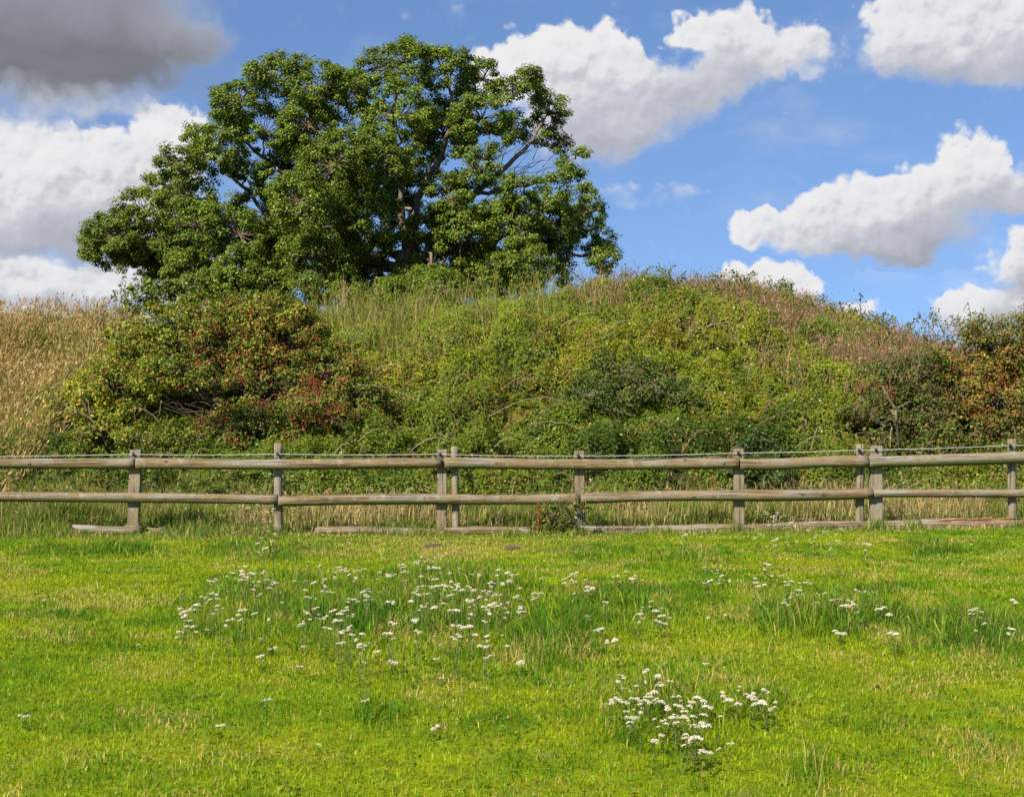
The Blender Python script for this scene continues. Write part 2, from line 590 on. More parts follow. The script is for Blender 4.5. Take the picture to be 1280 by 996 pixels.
M_GRASS = leaf_mat("grass_blades", 0.38, 0.6, 0.10)
M_DRY = leaf_mat("dry_blades", 0.25, 0.7, 0.10)
M_OAK = leaf_mat("oak_leaves", 0.26, 0.5, 0.18)
M_BRAMBLE = leaf_mat("bramble_leaves", 0.30, 0.5, 0.16)
M_HAW = leaf_mat("hawthorn_leaves", 0.28, 0.5, 0.2)
M_BARK = bark_mat("oak_bark", (0.07, 0.05, 0.03), (0.26, 0.19, 0.115))
M_TWIG = bark_mat("twig_bark", (0.09, 0.065, 0.04), (0.22, 0.17, 0.105), 14.0)
M_SHADEDBARK = bark_mat("shaded_twig_bark", (0.035, 0.026, 0.018), (0.10, 0.075, 0.05), 14.0)  # twig bark darkened to stand for deep shade in the hawthorn's hollow
M_WOOD = wood_mat("rail_timber", (0.245, 0.178, 0.095), (0.125, 0.086, 0.042), 0.85)
M_WOOD_OLD = wood_mat("grey_old_timber", (0.265, 0.20, 0.12), (0.115, 0.085, 0.046), 0.45)
M_WOOD_RED = wood_mat("split_red_timber", (0.40, 0.205, 0.10), (0.15, 0.07, 0.035), 0.0)
M_POST = wood_mat("post_timber", (0.275, 0.215, 0.13), (0.145, 0.11, 0.06), 0.45, axis='Z')
M_WIRE = plain_mat("pale_wire", (0.38, 0.375, 0.35), 0.7)
M_BLACK = plain_mat("black_plastic", (0.02, 0.02, 0.02), 0.5)
M_BERRY = col_mat("berry_skin", 0.35, 0.5)
M_FLOWER = col_mat("flower_petals", 0.8, 0.1)
M_SOIL = plain_mat("dark_soil", (0.085, 0.06, 0.035), 0.95, 0.5, 25.0)


# ------------------------------------------------------------------ terrain
_SKY = np.array([(-900, 398), (-300, 392), (0, 396), (100, 396), (185, 394), (300, 384), (400, 372), (500, 376), (560, 367), (620, 358), (700, 349), (760, 341),
                 (800, 337), (860, 341), (900, 346), (960, 359), (1000, 372), (1050, 390), (1100, 408), (1150, 424), (1200, 430), (1280, 428), (1700, 440), (2400, 455)], float)
YC, YF = 36.0, 22.4
_cx = (_SKY[:, 0] - CX) * YC / FPX
_cz = EYE + (HY - _SKY[:, 1]) * YC / FPX - 0.80


def ground_z(x, y):
    x, y = np.asarray(x, float), np.asarray(y, float)
    zc = np.interp(x, _cx, _cz)
    t = np.clip((y - YF) / (YC - YF), 0, 1)
    s = 0.5 * t + 0.5 * np.sin(t * math.pi / 2)
    back = 1 - 0.30 * sstep(YC, YC + 14, y) - 0.7 * sstep(YC + 14, YC + 40, y)
    z = zc * s * back
    z = z + 0.10 * sstep(-1.0, 7.0, x) * sstep(11, 19, y) * (1 - sstep(22, 30, y) * 0.5)
    near = (fbm(x, y, 3.0, 3, 5) - 0.5) * 0.10
    z = z + near * sstep(3, 7, y) * (1 - sstep(16, 19, y))
    z = z + (fbm(x, y, 2.2, 3, 9) - 0.5) * 0.45 * sstep(YF, YF + 2.5, y) * (1 - sstep(60, 80, y))
    return z


def build_ground():
    def axis(a, b, fine, lo, hi, g=1.25):
        mid = np.arange(lo, hi + 1e-6, fine)
        out, st, x = [], fine, hi
        while x < b:
            st *= g
            x += st
            out.append(min(x, b))
        left, st, x = [], fine, lo
        while x > a:
            st *= g
            x -= st
            left.append(max(x, a))
        return np.array(left[::-1] + list(mid) + out)
    xs = axis(-1500, 1500, 0.25, -18, 18)
    ys = axis(-300, 2500, 0.25, 2, 52)
    X, Y = np.meshgrid(xs, ys)
    Z = ground_z(X, Y)
    v = np.stack([X, Y, Z], -1).reshape(-1, 3)
    nx, ny = len(xs), len(ys)
    i, j = np.meshgrid(np.arange(nx - 1), np.arange(ny - 1))
    a = (j * nx + i).ravel()
    f = np.stack([a, a + 1, a + nx + 1, a + nx], -1)
    m = bpy.data.materials.new("turf_and_soil")
    m.use_nodes = True
    t = NT(m.node_tree)
    b = t.n['Principled BSDF']
    ge = t.node('ShaderNodeNewGeometry')
    pos = ge.outputs['Position']
    n1 = t.noise(pos, 0.55, 5, 0.6)
    n2 = t.noise(pos, 9.0, 5, 0.7)
    c = t.mix(t.ramp01(n1, 0.35, 0.65), (0.12, 0.18, 0.006, 1), (0.21, 0.24, 0.008, 1))
    c = t.mix(t.ramp01(n2, 0.40, 0.75, True, 0, 0.8), c, (0.05, 0.075, 0.012, 1))
    c = t.mix(t.ramp01(t.noise(pos, 2.3, 4, 0.6), 0.60, 0.75, True, 0, 0.6), c, (0.24, 0.18, 0.07, 1))
    sp = t.node('ShaderNodeSeparateXYZ')
    t.l.new(pos, sp.inputs[0])
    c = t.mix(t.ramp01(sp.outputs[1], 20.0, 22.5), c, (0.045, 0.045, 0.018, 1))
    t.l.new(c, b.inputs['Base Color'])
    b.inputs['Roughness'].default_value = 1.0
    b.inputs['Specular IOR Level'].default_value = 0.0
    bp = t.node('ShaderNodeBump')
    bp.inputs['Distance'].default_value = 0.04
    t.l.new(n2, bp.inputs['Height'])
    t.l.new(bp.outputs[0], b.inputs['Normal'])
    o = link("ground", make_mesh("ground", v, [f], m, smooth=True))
    o['kind'] = 'structure'
    o['label'] = 'grassy field rising to a rounded mound behind the fence'


build_ground()

# ------------------------------------------------------------------ grass of the field
# tussocks: pixel centre, radii, extra height (m), darkness of green, blue-green share
TUSS = [(480, 775, 230, 40, .13, .8, .1), (690, 800, 60, 32, .20, 1., .0), (560, 745, 110, 30, .17, .7, 0), (360, 745, 110, 24, .12, .6, 0), (1040, 778, 110, 20, .20, 1., .1), (1200, 792, 90, 22, .17, .7, .8),
        (770, 765, 110, 30, .10, .8, .2), (835, 890, 95, 42, .10, .7, .1), (470, 897, 26, 12, .10, 1., 0), (1010, 968, 32, 20, .08, 1., 0), (1160, 687, 44, 8, .10, .9, 0), (340, 690, 90, 12, .08, .8, .4),
        (150, 690, 70, 8, .10, .9, 0), (950, 882, 55, 16, .08, .7, .2), (60, 690, 60, 7, .08, .8, 0), (1100, 740, 60, 8, .05, .6, 0), (110, 800, 70, 14, .04, .7, 0), (60, 770, 60, 8, .03, .6, 0),
        (620, 900, 40, 10, .03, .7, 0), (1100, 905, 60, 18, .03, .7, 0), (860, 700, 70, 10, .06, .5, .2), (1240, 940, 40, 20, .06, .6, .3), (730, 690, 60, 8, .06, .7, 0), (560, 690, 40, 6, .03, .3, 0)]
STRAW = [(1215, 838, 60, 18, .8), (560, 682, 160, 14, .9), (430, 690, 70, 10, .5), (760, 862, 120, 20, .35), (900, 850, 80, 22, .35), (480, 830, 60, 10, .45), (230, 950, 90, 30, .35), (250, 660, 130, 12, .5), (545, 910, 30, 8, .6), (100, 755, 140, 16, .3), (880, 825, 160, 14, .3), (1240, 700, 90, 10, .3)]


def grass_fields(px, py):
    th = np.zeros_like(px)
    dk = np.zeros_like(px)
    bl = np.zeros_like(px)
    for (cx, cy_, rx, ry, h, d, b) in TUSS:
        g = np.exp(-(((px - cx) / rx) ** 2 + ((py - cy_) / ry) ** 2) ** 1.3)
        th = np.maximum(th, g * h)
        dk = np.maximum(dk, g * d)
        bl = np.maximum(bl, g * b)
    st = np.zeros_like(px)
    for (cx, cy_, rx, ry, w) in STRAW:
        st = np.maximum(st, w * np.exp(-((px - cx) / rx) ** 2 - ((py - cy_) / ry) ** 2))
    return th, dk, bl, st


def wedge(n, y0, y1, power, margin=3.6):
    """points over the visible wedge, density falling with distance as 1/y^power"""
    u = rng.random(n)
    k = 2 - power
    y = (y0 ** k + u * (y1 ** k - y0 ** k)) ** (1 / k)
    half = y * 640 / FPX + margin
    x = rng.uniform(-1, 1, n) * half
    return x, y


def build_grass():
    n = 570000
    x, y = wedge(n, 4.6, 20.6, 1.0)
    z = ground_z(x, y)
    px, py = to_px(x, y, z)
    th, dk, bl, st = grass_fields(px, py)
    patch = fbm(x, y, 1.1, 4, 31)
    fine = fbm(x, y, 0.28, 3, 77)
    h = (0.015 + 0.020 * patch + 0.030 * fine * rng.random(n)) * rng.uniform(0.6, 1.35, n)
    h += th * rng.uniform(0.35, 1.1, n) * np.clip(0.35 + 1.3 * fine, 0.2, 1.4)
    w = 0.0022 + 0.00038 * y * rng.uniform(0.7, 1.3, n)
    lean = rng.normal(0, 0.55, (n, 2)) + np.array([0.12, -0.05])
    yel = np.array([0.285, 0.335, 0.009])
    mid = np.array([0.160, 0.275, 0.009])
    drk = np.array([0.060, 0.155, 0.008])
    blu = np.array([0.11, 0.19, 0.030])
    straw = np.array([0.46, 0.36, 0.10])
    m = sstep(0.34, 0.60, patch * 0.65 + fine * 0.35 + rng.normal(0, 0.06, n))[:, None]
    c = yel * (1 - m) + mid * m
    c = c * (0.70 + 0.60 * fbm(x, y, 0.13, 2, 151))[:, None]
    d = np.clip(dk * (0.45 + 0.8 * fine) + 0.55 * sstep(0.50, 0.66, fine * 0.7 + patch * 0.3), 0, 1)[:, None]
    c = c * (1 - d) + drk * d
    b = np.clip(bl * rng.random(n) * 1.5, 0, 1)[:, None]
    c = c * (1 - b) + blu * b
    sp = st * 0.70 + 0.05 + 0.50 * sstep(0.56, 0.69, fbm(x, y, 0.45, 3, 91)) - dk * 0.05
    s_on = (rng.random(n) < sp)[:, None]
    c = np.where(s_on, straw * (0.75 + 0.4 * rng.random((n, 1))), c)
    c = c * np.exp(rng.normal(0, 0.17, (n, 1))) * np.exp(rng.normal(0, 0.06, (n, 3)))
    s = Soup()
    add_blades(s, np.stack([x, y, z - 0.005], -1), h, w, lean, c)
    # extra long blades in the tussocks
    n = 170000
    x, y = wedge(n, 5.0, 20.0, 1.0)
    z = ground_z(x, y)
    px, py = to_px(x, y, z)
    th, dk, bl, st = grass_fields(px, py)
    keep = rng.random(n) < np.clip(th / 0.13, 0, 1)
    x, y, z, th, bl = x[keep], y[keep], z[keep], th[keep], bl[keep]
    n = len(x)
    c = palette(n, [(0.07, 0.165, 0.009), (0.13, 0.24, 0.010), (0.23, 0.29, 0.014), (0.40, 0.32, 0.10), (0.13, 0.20, 0.05), (0.22, 0.12, 0.05)], [4, 4, 2.4, 1.0, 1.2, 0.5], 0.2)
    clump = fbm(x, y, 0.32, 2, 141)
    h = (0.04 + th * 0.90) * rng.uniform(0.5, 1.3, n) * (0.35 + 1.25 * sstep(0.3, 0.65, clump))
    add_blades(s, np.stack([x, y, z], -1), h, 0.0035 + 0.0004 * y, rng.normal(0, 0.5, (n, 2)), c)
    # broad weed leaves between the blades (clover, yarrow leaf, dandelion)
    n = 26000
    x, y = wedge(n, 5.0, 19.5, 1.0)
    wd = fbm(x, y, 0.5, 3, 131)
    keep = wd > 0.55
    x, y = x[keep], y[keep]
    n = len(x)
    z = ground_z(x, y) + rng.uniform(0.015, 0.05, n)
    nr = unit(rng.normal(0, 0.5, (n, 3)) + np.array([0, -0.2, 1.0]))
    add_leaves(s, np.stack([x, y, z], -1), nr, rng.uniform(.015, .04, n), rng.uniform(.01, .022, n), palette(n, [(0.08, 0.17, 0.012), (0.12, 0.21, 0.016), (0.22, 0.24, 0.03), (0.25, 0.13, 0.06)], [4, 3, 1, .35]))
    # stray bent straw stalks
    n = 130
    x, y = wedge(n, 5.0, 19.0, 0.8)
    z = ground_z(x, y)
    add_blades(s, np.stack([x, y, z], -1), rng.uniform(.10, .26, n), 0.0025 + 0.0003 * y, rng.normal(0, 0.7, (n, 2)), palette(n, [(0.50, 0.42, 0.20), (0.36, 0.33, 0.12)], [2, 1]))
    o = link("grass", s.mesh("grass", M_GRASS))
    stuff(o, 'short bright green field grass with yellowed patches and darker tussocks', 'grass')


build_grass()


def grass_strip(name, label, n, y0, y1, hfun, cols, weights, mat, width=0.008, lean=0.28, heads=0.0, margin=4.0, mask=None, headcol=(0.42, 0.30, 0.15)):
    x, y = wedge(n, y0, y1, 0.2, margin)
    z = ground_z(x, y)
    px, py = to_px(x, y, z)
    h = hfun(x, y, px, py)
    keep = h > 0.03
    if mask is not None:
        keep &= rng.random(n) < mask(x, y, px, py)
    x, y, z, h = x[keep], y[keep], z[keep], h[keep]
    n = len(x)
    s = Soup()
    c = palette(n, cols, weights, 0.2)
    ln = rng.normal(0, lean, (n, 2)) + np.array([0.10, -0.03])
    hh = h * rng.uniform(0.55, 1.15, n)
    pos = np.stack([x, y, z - 0.02], -1)
    add_blades(s, pos, hh, width * rng.uniform(0.7, 1.5, n), ln, c)
    if heads:
        k = np.flatnonzero((rng.random(n) < heads) & (hh > h * 0.75))
        tip = pos[k] + np.concatenate([ln[k] * hh[k][:, None], (hh[k] * np.clip(1 - 0.35 * np.sum(ln[k] ** 2, 1), .35, 1))[:, None]], 1)
        up = unit(np.concatenate([ln[k] * 1.5, np.ones((len(k), 1))], 1))
        for q in range(3):
            nr = rand_dir(len(k))
            add_leaves(s, tip - up * 0.03 * q + rng.normal(0, 0.01, (len(k), 3)), nr, 0.075, width * 1.4, palette(len(k), [headcol], [1], 0.2), tang=up + rng.normal(0, 0.25, (len(k), 3)))
    o = link(name, s.mesh(name, mat))
    stuff(o, label, 'grass')
    return o


def h_fence(x, y, px, py):
    b = fbm(x, y, 0.9, 3, 201)
    base = 0.16 + 0.42 * sstep(0.30, 0.75, b)
    front = sstep(19.5, 20.3, y)
    win = np.maximum(sstep(390, 330, px) * (1 - 0.85 * np.exp(-((px - 145) / 75) ** 4)), 0.55 * np.exp(-((px - 995) / 60) ** 2))
    for q in (552, 724, 924, 1096, 640):
        win = np.maximum(win, 0.8 * np.exp(-((px - q) / 16) ** 2))
    win = np.maximum(win, 0.75 * sstep(0.55, 0.70, fbm(x, y, 0.5, 2, 211)))
    lo = 0.045 + 0.04 * b + 0.24 * win * sstep(18.7, 19.3, y) * (0.3 + 1.2 * fbm(x, y, 0.25, 2, 219))
    g = lo + (base - lo) * front
    return g * (0.8 + 0.3 * sstep(400, 100, px) + 0.15 * sstep(1000, 1100, px))


grass_strip("tall_green_grass", "tall rough green grass growing along the foot of the fence", 98000, 18.6, 23.2, h_fence,
            [(0.085, 0.145, 0.014), (0.16, 0.215, 0.02), (0.26, 0.27, 0.05), (0.12, 0.18, 0.05), (0.40, 0.31, 0.13)], [3, 4, 3, 2, 1.2], M_GRASS, 0.010, 0.35)


def m_straw(x, y, px, py):
    b = fbm(x, y, 1.0, 3, 233)
    m = sstep(0.48, 0.70, b) * 0.28
    for (cx, r, w) in ((300, 50, .9), (250, 60, .6), (420, 60, .8), (455, 30, .8), (530, 70, .45), (1010, 70, .8), (1130, 60, .9), (1210, 60, .7), (790, 60, .35), (880, 40, .4), (90, 70, .5)):
        m = np.maximum(m, w * np.exp(-((px - cx) / r) ** 2))
    return np.clip(m, 0.06, 1)


grass_strip("dry_fence_grass", "straw coloured seeding grass standing between the rails and the brambles", 33000, 18.9, 22.9,
            lambda x, y, px, py: (0.22 + 0.60 * fbm(x, y, 0.7, 3, 251)) * (0.18 + 0.82 * sstep(19.5, 20.3, y)),
            [(0.44, 0.33, 0.14), (0.34, 0.26, 0.11), (0.30, 0.27, 0.09), (0.26, 0.16, 0.08)], [4, 3, 2, 1], M_DRY, 0.008, 0.30, heads=0.22, mask=m_straw)


# ------------------------------------------------------------------ vegetation of the mound
def slope_points(n, y0=21.6, y1=40.0, margin=4.6):
    return wedge(n, y0, y1, 0.35, margin)


def dry_bound(py):
    return np.interp(py, [380, 400, 450, 500, 560, 640], [215, 195, 150, 95, 30, -40])


def regions(x, y, z):
    """shares of dry grass / weedy meadow / dead weeds at a spot of the mound"""
    px, py = to_px(x, y, z + 0.4)
    wob = (fbm(x, y, 1.5, 3, 301) - 0.5)
    dry = sstep(22, -22, px + wob * 90 - dry_bound(py))
    mead = np.exp(-(((px - 490) / 95) ** 2 + ((py - 402) / 42) ** 2) ** 1.5) * 1.0
    mead = np.maximum(mead, 0.9 * np.exp(-((px - 655) / 30) ** 2 - ((py - 372) / 18) ** 2))
    mead = np.maximum(mead, 0.7 * np.exp(-((px - 580) / 40) ** 2 - ((py - 405) / 14) ** 2))
    mead = np.maximum(mead, 0.55 * np.exp(-((px - 600) / 120) ** 2 - ((py - 385) / 22) ** 2))
    # band of dead weeds under the right-hand skyline
    line = np.interp(px, [820, 900, 960, 1000, 1050, 1100, 1150, 1200, 1300], [330, 352, 372, 385, 405, 425, 440, 446, 450])
    d = py - line
    dead = sstep(-70, -10, d) * sstep(76, 8, d + wob * 110) * sstep(800, 1000, px + wob * 140) * sstep(1260, 1190, px)
    dead = np.maximum(dead, 0.45 * sstep(-60, -10, d) * sstep(60, 20, d + wob * 50) * sstep(640, 760, px) * sstep(0.42, 0.60, fbm(x, y, 1.1, 3, 661)))
    return px, py, dry, mead, dead


def veg_h(x, y):
    lump = fbm(x, y, 2.2, 2, 401)
    small = fbm(x, y, 0.62, 3, 433)
    h = 0.06 + 0.46 * sstep(0.28, 0.72, lump) + 0.42 * sstep(0.30, 0.70, small)
    return h * (0.55 + 0.45 * sstep(21.6, 23.0, y))


# the brambles are low where the larger shrubs crowd them out
HULLS = [(785, 505, 70, 26, 26.6), (265, 468, 212, 108, 27.2), (1262, 490, 112, 98, 25.6), (1118, 520, 78, 72, 25.0), (945, 575, 30, 38, 22.6)]


def under_shrub(px, py, y):
    m = np.zeros(len(px), bool)
    for (hx, hy, rx, ry, ym) in HULLS:
        m |= (((px - hx) / rx) ** 2 + ((py - hy) / ry) ** 2 < rng.normal(0.85, 0.2, len(px))) & (y < ym)
    return m


def build_bramble():
    n = 1300000
    x, y = slope_points(n)
    z = ground_z(x, y)
    px, py, dry, mead, dead = regions(x, y, z)
    keep = rng.random(n) > np.maximum(np.maximum(dry * 0.97, mead * 0.75), dead * 0.36)
    keep &= (rng.random(n) < 0.25 + 0.75 * sstep(21.6, 22.4, y))
    x, y, z, px, py = x[keep], y[keep], z[keep], px[keep], py[keep]
    n = len(x)
    e = 0.06
    low_ = 1 - 0.35 * np.maximum(dead, mead)[keep]
    v = veg_h(x, y) * low_
    gx = (veg_h(x + e, y) - v) / e
    gy = (veg_h(x, y + e) - v) / e
    u = np.clip(1.0 - np.abs(rng.normal(0, 0.22, n)), 0.05, 1.0) + rng.exponential(0.03, n)
    pos = np.stack([x, y, z + v * u], -1)
    nr = np.stack([-gx * 0.7, -gy * 0.7 - 0.55, np.ones(n)], -1)
    nr = unit(nr) + rng.normal(0, 0.34, (n, 3))
    sz = rng.uniform(0.030, 0.058, n)
    tone = fbm(x, y, 2.6, 4, 451)
    g1 = np.array([0.195, 0.215, 0.011])     # yellow green
    g2 = np.array([0.112, 0.165, 0.010])     # mid green
    g3 = np.array([0.056, 0.098, 0.011])     # dark green
    g4 = np.array([0.250, 0.150, 0.035])     # browned
    yl = np.clip(sstep(0.40, 0.62, tone + rng.normal(0, 0.08, n)) * 0.9 + 0.3 * np.exp(-((px - 560) / 140) ** 2 - ((py - 430) / 60) ** 2), 0, 1)[:, None]
    c = g2 * (1 - yl) + g1 * yl
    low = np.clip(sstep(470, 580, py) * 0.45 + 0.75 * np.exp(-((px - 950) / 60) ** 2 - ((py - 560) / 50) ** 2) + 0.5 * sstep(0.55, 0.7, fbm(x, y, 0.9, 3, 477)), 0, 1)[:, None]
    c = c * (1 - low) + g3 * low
    br = (noise2(x, y, 0.16, 641) * 0.6 + rng.random(n) * 0.4 < 0.22 + 0.26 * sstep(0.5, 0.7, fbm(x, y, 1.3, 3, 499)) + 0.25 * np.exp(-((px - 880) / 60) ** 2 - ((py - 520) / 30) ** 2) + 0.20 * sstep(700, 1000, px) * sstep(440, 340, py))[:, None]
    c = np.where(br, c * 0.45 + 0.55 * g4 * rng.uniform(0.6, 1.4, (n, 1)), c)
    pale = (rng.random(n) < 0.008)[:, None]
    c = np.where(pale, np.array([0.45, 0.46, 0.24]), c)
    c = c * np.exp(rng.normal(0, 0.21, (n, 1))) * np.exp(rng.normal(0, 0.06, (n, 3)))
    lx, ly = to_px(pos[:, 0], pos[:, 1], pos[:, 2])
    hgt = pos[:, 2] - z
    # pits where the leaf cover sinks down between its stems, and low cover under the shrubs
    gap = fbm(x, y, 0.55, 3, 611)
    hgt = hgt * (0.18 + 0.82 * sstep(0.28, 0.48, gap))
    hgt = np.where(under_shrub(lx, ly, y), np.minimum(hgt, 0.06 + 0.20 * rng.random(n)), hgt)
    pos[:, 2] = z + hgt
    s = Soup()
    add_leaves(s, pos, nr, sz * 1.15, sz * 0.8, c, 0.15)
    # arching shoots that stand above the mass, thickest along the skyline
    sk = [(790, 335, 60), (850, 332, 60), (880, 330, 40), (905, 335, 60), (930, 340, 50), (960, 355, 50), (1000, 372, 60), (1060, 385, 60), (1100, 398, 60), (1110, 400, 60), (1130, 410, 60), (1150, 415, 50), (720, 345, 30), (760, 338, 40), (830, 335, 40), (1085, 392, 80), (1040, 380, 60), (980, 365, 40)]
    roots = []
    for (qx, qy, hp) in sk:
        for _ in range(3):
            Y = rng.uniform(33.5, 36.5)
            xx = (qx + rng.normal(0, 14) - CX) * Y / FPX
            roots.append((xx, Y, rng.uniform(0.4, 1.0) * hp / 48.8 * 0.48))
    xs, ys = slope_points(900)
    for xx, yy in zip(xs, ys):
        roots.append((xx, yy, rng.uniform(0.15, 0.5)))
    for (xx, yy, h) in roots:
        zz = float(ground_z(xx, yy)) + float(veg_h(xx, yy)) * 0.75
        _, _, dr, _, _ = regions(np.array([xx]), np.array([yy]), np.array([zz - 0.4]))
        if dr[0] > 0.4:
            continue
        d = np.array([rng.normal(0, 0.7), rng.normal(-0.1, 0.5)])
        t = np.linspace(0, 1, 6)[:, None]
        pts = np.array([xx, yy, zz]) + np.concatenate([d * h * t ** 1.4, h * (1.5 * t - 0.55 * t ** 2.2)], 1)
        add_tube(s, pts, np.linspace(0.010, 0.005, 6), (0.22, 0.13, 0.07), 3, False)
        k = int(10 + h * 26)
        tt = rng.uniform(0.2, 1, k)
        pp = np.stack([np.interp(tt, t[:, 0], pts[:, i]) for i in range(3)], -1) + rng.normal(0, 0.045, (k, 3))
        add_leaves(s, pp, rand_dir(k) + np.array([0, -0.3, 0.6]), 0.075, 0.05, palette(k, [(0.09, 0.15, 0.016), (0.17, 0.19, 0.03), (0.20, 0.11, 0.05)], [4, 2, 1]))
    xs, ys = slope_points(700, 22.0, 35.5)
    zs = ground_z(xs, ys)
    _, _, dr, _, _ = regions(xs, ys, zs)
    for xx, yy, zz, q in zip(xs, ys, zs, dr):
        if q > 0.3:
            continue
        h = float(veg_h(xx, yy)) + rng.uniform(-0.05, 0.12)
        a = np.array([xx, yy - 0.1, zz + h * 0.8])
        L = rng.uniform(0.25, 0.8)
        dx = rng.normal(0, 0.8) * L
        t = np.linspace(0, 1, 5)[:, None]
        pts = a + np.concatenate([dx * t, -0.15 * L * t, 0.5 * L * np.sin(t * 2.2)], 1)
        add_tube(s, pts, np.linspace(0.009, 0.004, 5), palette(1, [(0.30, 0.20, 0.12), (0.38, 0.30, 0.20), (0.20, 0.12, 0.07)], [2, 1, 1])[0], 3, False)
    o = link("bramble_thicket", s.mesh("bramble_thicket", M_BRAMBLE))
    stuff(o, 'yellow green bramble thicket blanketing the face of the mound', 'brambles')


build_bramble()


def build_dry_slope():
    n = 175000
    x, y = slope_points(n, 22.0, 38.5)
    z = ground_z(x, y)
    px, py, dry, mead, dead = regions(x, y, z)
    keep = rng.random(n) < dry
    x, y, z = x[keep], y[keep], z[keep]
    n = len(x)
    b = fbm(x, y, 1.2, 3, 511)
    h = (0.30 + 0.75 * sstep(0.25, 0.75, b) + 0.25 * noise2(x, y, 0.25, 671)) * rng.uniform(0.5, 1.15, n)
    s = Soup()
    wgt = sstep(0.38, 0.60, fbm(x, y, 1.5, 3, 531))[:, None]
    straw = palette(n, [(0.42, 0.295, 0.105), (0.32, 0.215, 0.085), (0.28, 0.155, 0.08)], [4, 3, 1.4], 0.2)
    green = palette(n, [(0.24, 0.23, 0.05), (0.15, 0.18, 0.025), (0.33, 0.27, 0.09)], [3, 2, 2], 0.2)
    c = np.where(rng.random((n, 1)) < 0.12 + wgt * 0.85, green, straw)
    ln = rng.normal(0, 0.26, (n, 2)) + np.array([0.22, -0.06]) * (0.3 + 1.6 * fbm(x, y, 1.0, 2, 577))[:, None]
    pos = np.stack([x, y, z - 0.03], -1)
    c = c * (0.72 + 0.56 * noise2(x, y, 0.35, 681)[:, None])
    add_blades(s, pos, h, 0.016 * rng.uniform(0.6, 1.4, n), ln, c)
    k = np.flatnonzero(rng.random(n) < 0.28)
    tip = pos[k] + np.concatenate([ln[k] * h[k][:, None], h[k][:, None]], 1)
    up = unit(np.concatenate([ln[k] * 1.5, np.ones((len(k), 1))], 1))
    for q in range(3):
        add_leaves(s, tip - up * 0.05 * q + rng.normal(0, 0.012, (len(k), 3)), rand_dir(len(k)), 0.11, 0.028, palette(len(k), [(0.43, 0.31, 0.125), (0.36, 0.23, 0.11)], [2, 1], 0.2), tang=up + rng.normal(0, 0.2, (len(k), 3)))
    o = link("dry_grass", s.mesh("dry_grass", M_DRY))
    stuff(o, 'tall straw coloured dry grass covering the left shoulder of the mound', 'grass')

    n = 52000
    x, y = slope_points(n, 26.0, 38.5)
    z = ground_z(x, y)
    px, py, dry, mead, dead = regions(x, y, z)
    keep = rng.random(n) < mead * (1 - dry)
    x, y, z = x[keep], y[keep], z[keep]
    n = len(x)
    h = (0.60 + 0.95 * sstep(0.25, 0.8, fbm(x, y, 0.8, 3, 541))) * rng.uniform(0.5, 1.2, n)
    s = Soup()
    c = palette(n, [(0.17, 0.20, 0.025), (0.24, 0.235, 0.04), (0.11, 0.16, 0.02), (0.42, 0.31, 0.14), (0.34, 0.20, 0.12)], [4, 3, 3, 2, 1], 0.2)
    pos = np.stack([x, y, z], -1)
    ln = rng.normal(0, 0.2, (n, 2))
    add_blades(s, pos, h, 0.016 * rng.uniform(0.6, 1.4, n), ln, c)
    m = len(x)
    f = rng.uniform(0.35, 1.0, m)
    add_leaves(s, pos + np.concatenate([ln * (h * f)[:, None], (h * f)[:, None]], 1), rand_dir(m) + np.array([0, -0.4, 0.5]), 0.08, 0.035, palette(m, [(0.16, 0.20, 0.025), (0.22, 0.22, 0.04), (0.32, 0.20, 0.10)], [4, 3, 1]))
    o = link("tall_weeds", s.mesh("tall_weeds", M_GRASS))
    stuff(o, 'tall yellow green weeds and grass on the crest below the oak', 'weeds')

    n = 130000
    x, y = slope_points(n, 25.0, 38.0)
    z = ground_z(x, y)
    px, py, dry, mead, dead = regions(x, y, z)
    keep = rng.random(n) < dead
    x, y, z = x[keep], y[keep], z[keep]
    n = len(x)
    h = (0.46 + 0.55 * fbm(x, y, 0.9, 3, 551)) * rng.uniform(0.6, 1.15, n)
    s = Soup()
    c = palette(n, [(0.29, 0.17, 0.10), (0.21, 0.12, 0.07), (0.36, 0.25, 0.15), (0.14, 0.15, 0.025)], [4, 3, 1.6, 2.2], 0.22)
    pos = np.stack([x, y, z], -1)
    ln = rng.normal(0.02, 0.25, (n, 2))
    add_blades(s, pos, h, 0.015 * rng.uniform(0.6, 1.3, n), ln, c)
    for q in range(5):
        f = rng.uniform(0.12, 1.02, n)
        add_leaves(s, pos + np.concatenate([ln * (h * f)[:, None], (h * f)[:, None]], 1) + rng.normal(0, 0.03, (n, 3)), rand_dir(n), 0.075, 0.022, palette(n, [(0.31, 0.18, 0.11), (0.23, 0.13, 0.075), (0.40, 0.28, 0.18), (0.15, 0.165, 0.025)], [4, 3, 1.1, 2.4], 0.22), tang=np.array([0.2, 0, 1.0]) + rng.normal(0, 0.5, (n, 3)))
    o = link("dead_willowherb", s.mesh("dead_willowherb", M_DRY))
    stuff(o, 'pinkish brown dead weeds in seed along the right shoulder of the mound', 'dead weeds')


build_dry_slope()


# ------------------------------------------------------------------ trees and shrubs
def lobe_clumps(lobes, per_m2, seed_noise, front=0.62):
    """clump centres scattered over the skin of each lobe; returns centre, outward direction and lobe index"""
    C, D, I = [], [], []
    for i, (c, r) in enumerate(lobes):
        n = max(6, int(per_m2 * 4 * math.pi * r[0] * r[2]))
        d = rand_dir(n)
        d = d[(d[:, 2] > -0.55) | (rng.random(n) < 0.35)]
        rad = rng.uniform(0.55, 1.0, (len(d), 1)) ** 0.6
        p = c + d * r * rad
        C.append(p)
        D.append(d)
        I.append(np.full(len(d), i))
    return np.concatenate(C), np.concatenate(D), np.concatenate(I)


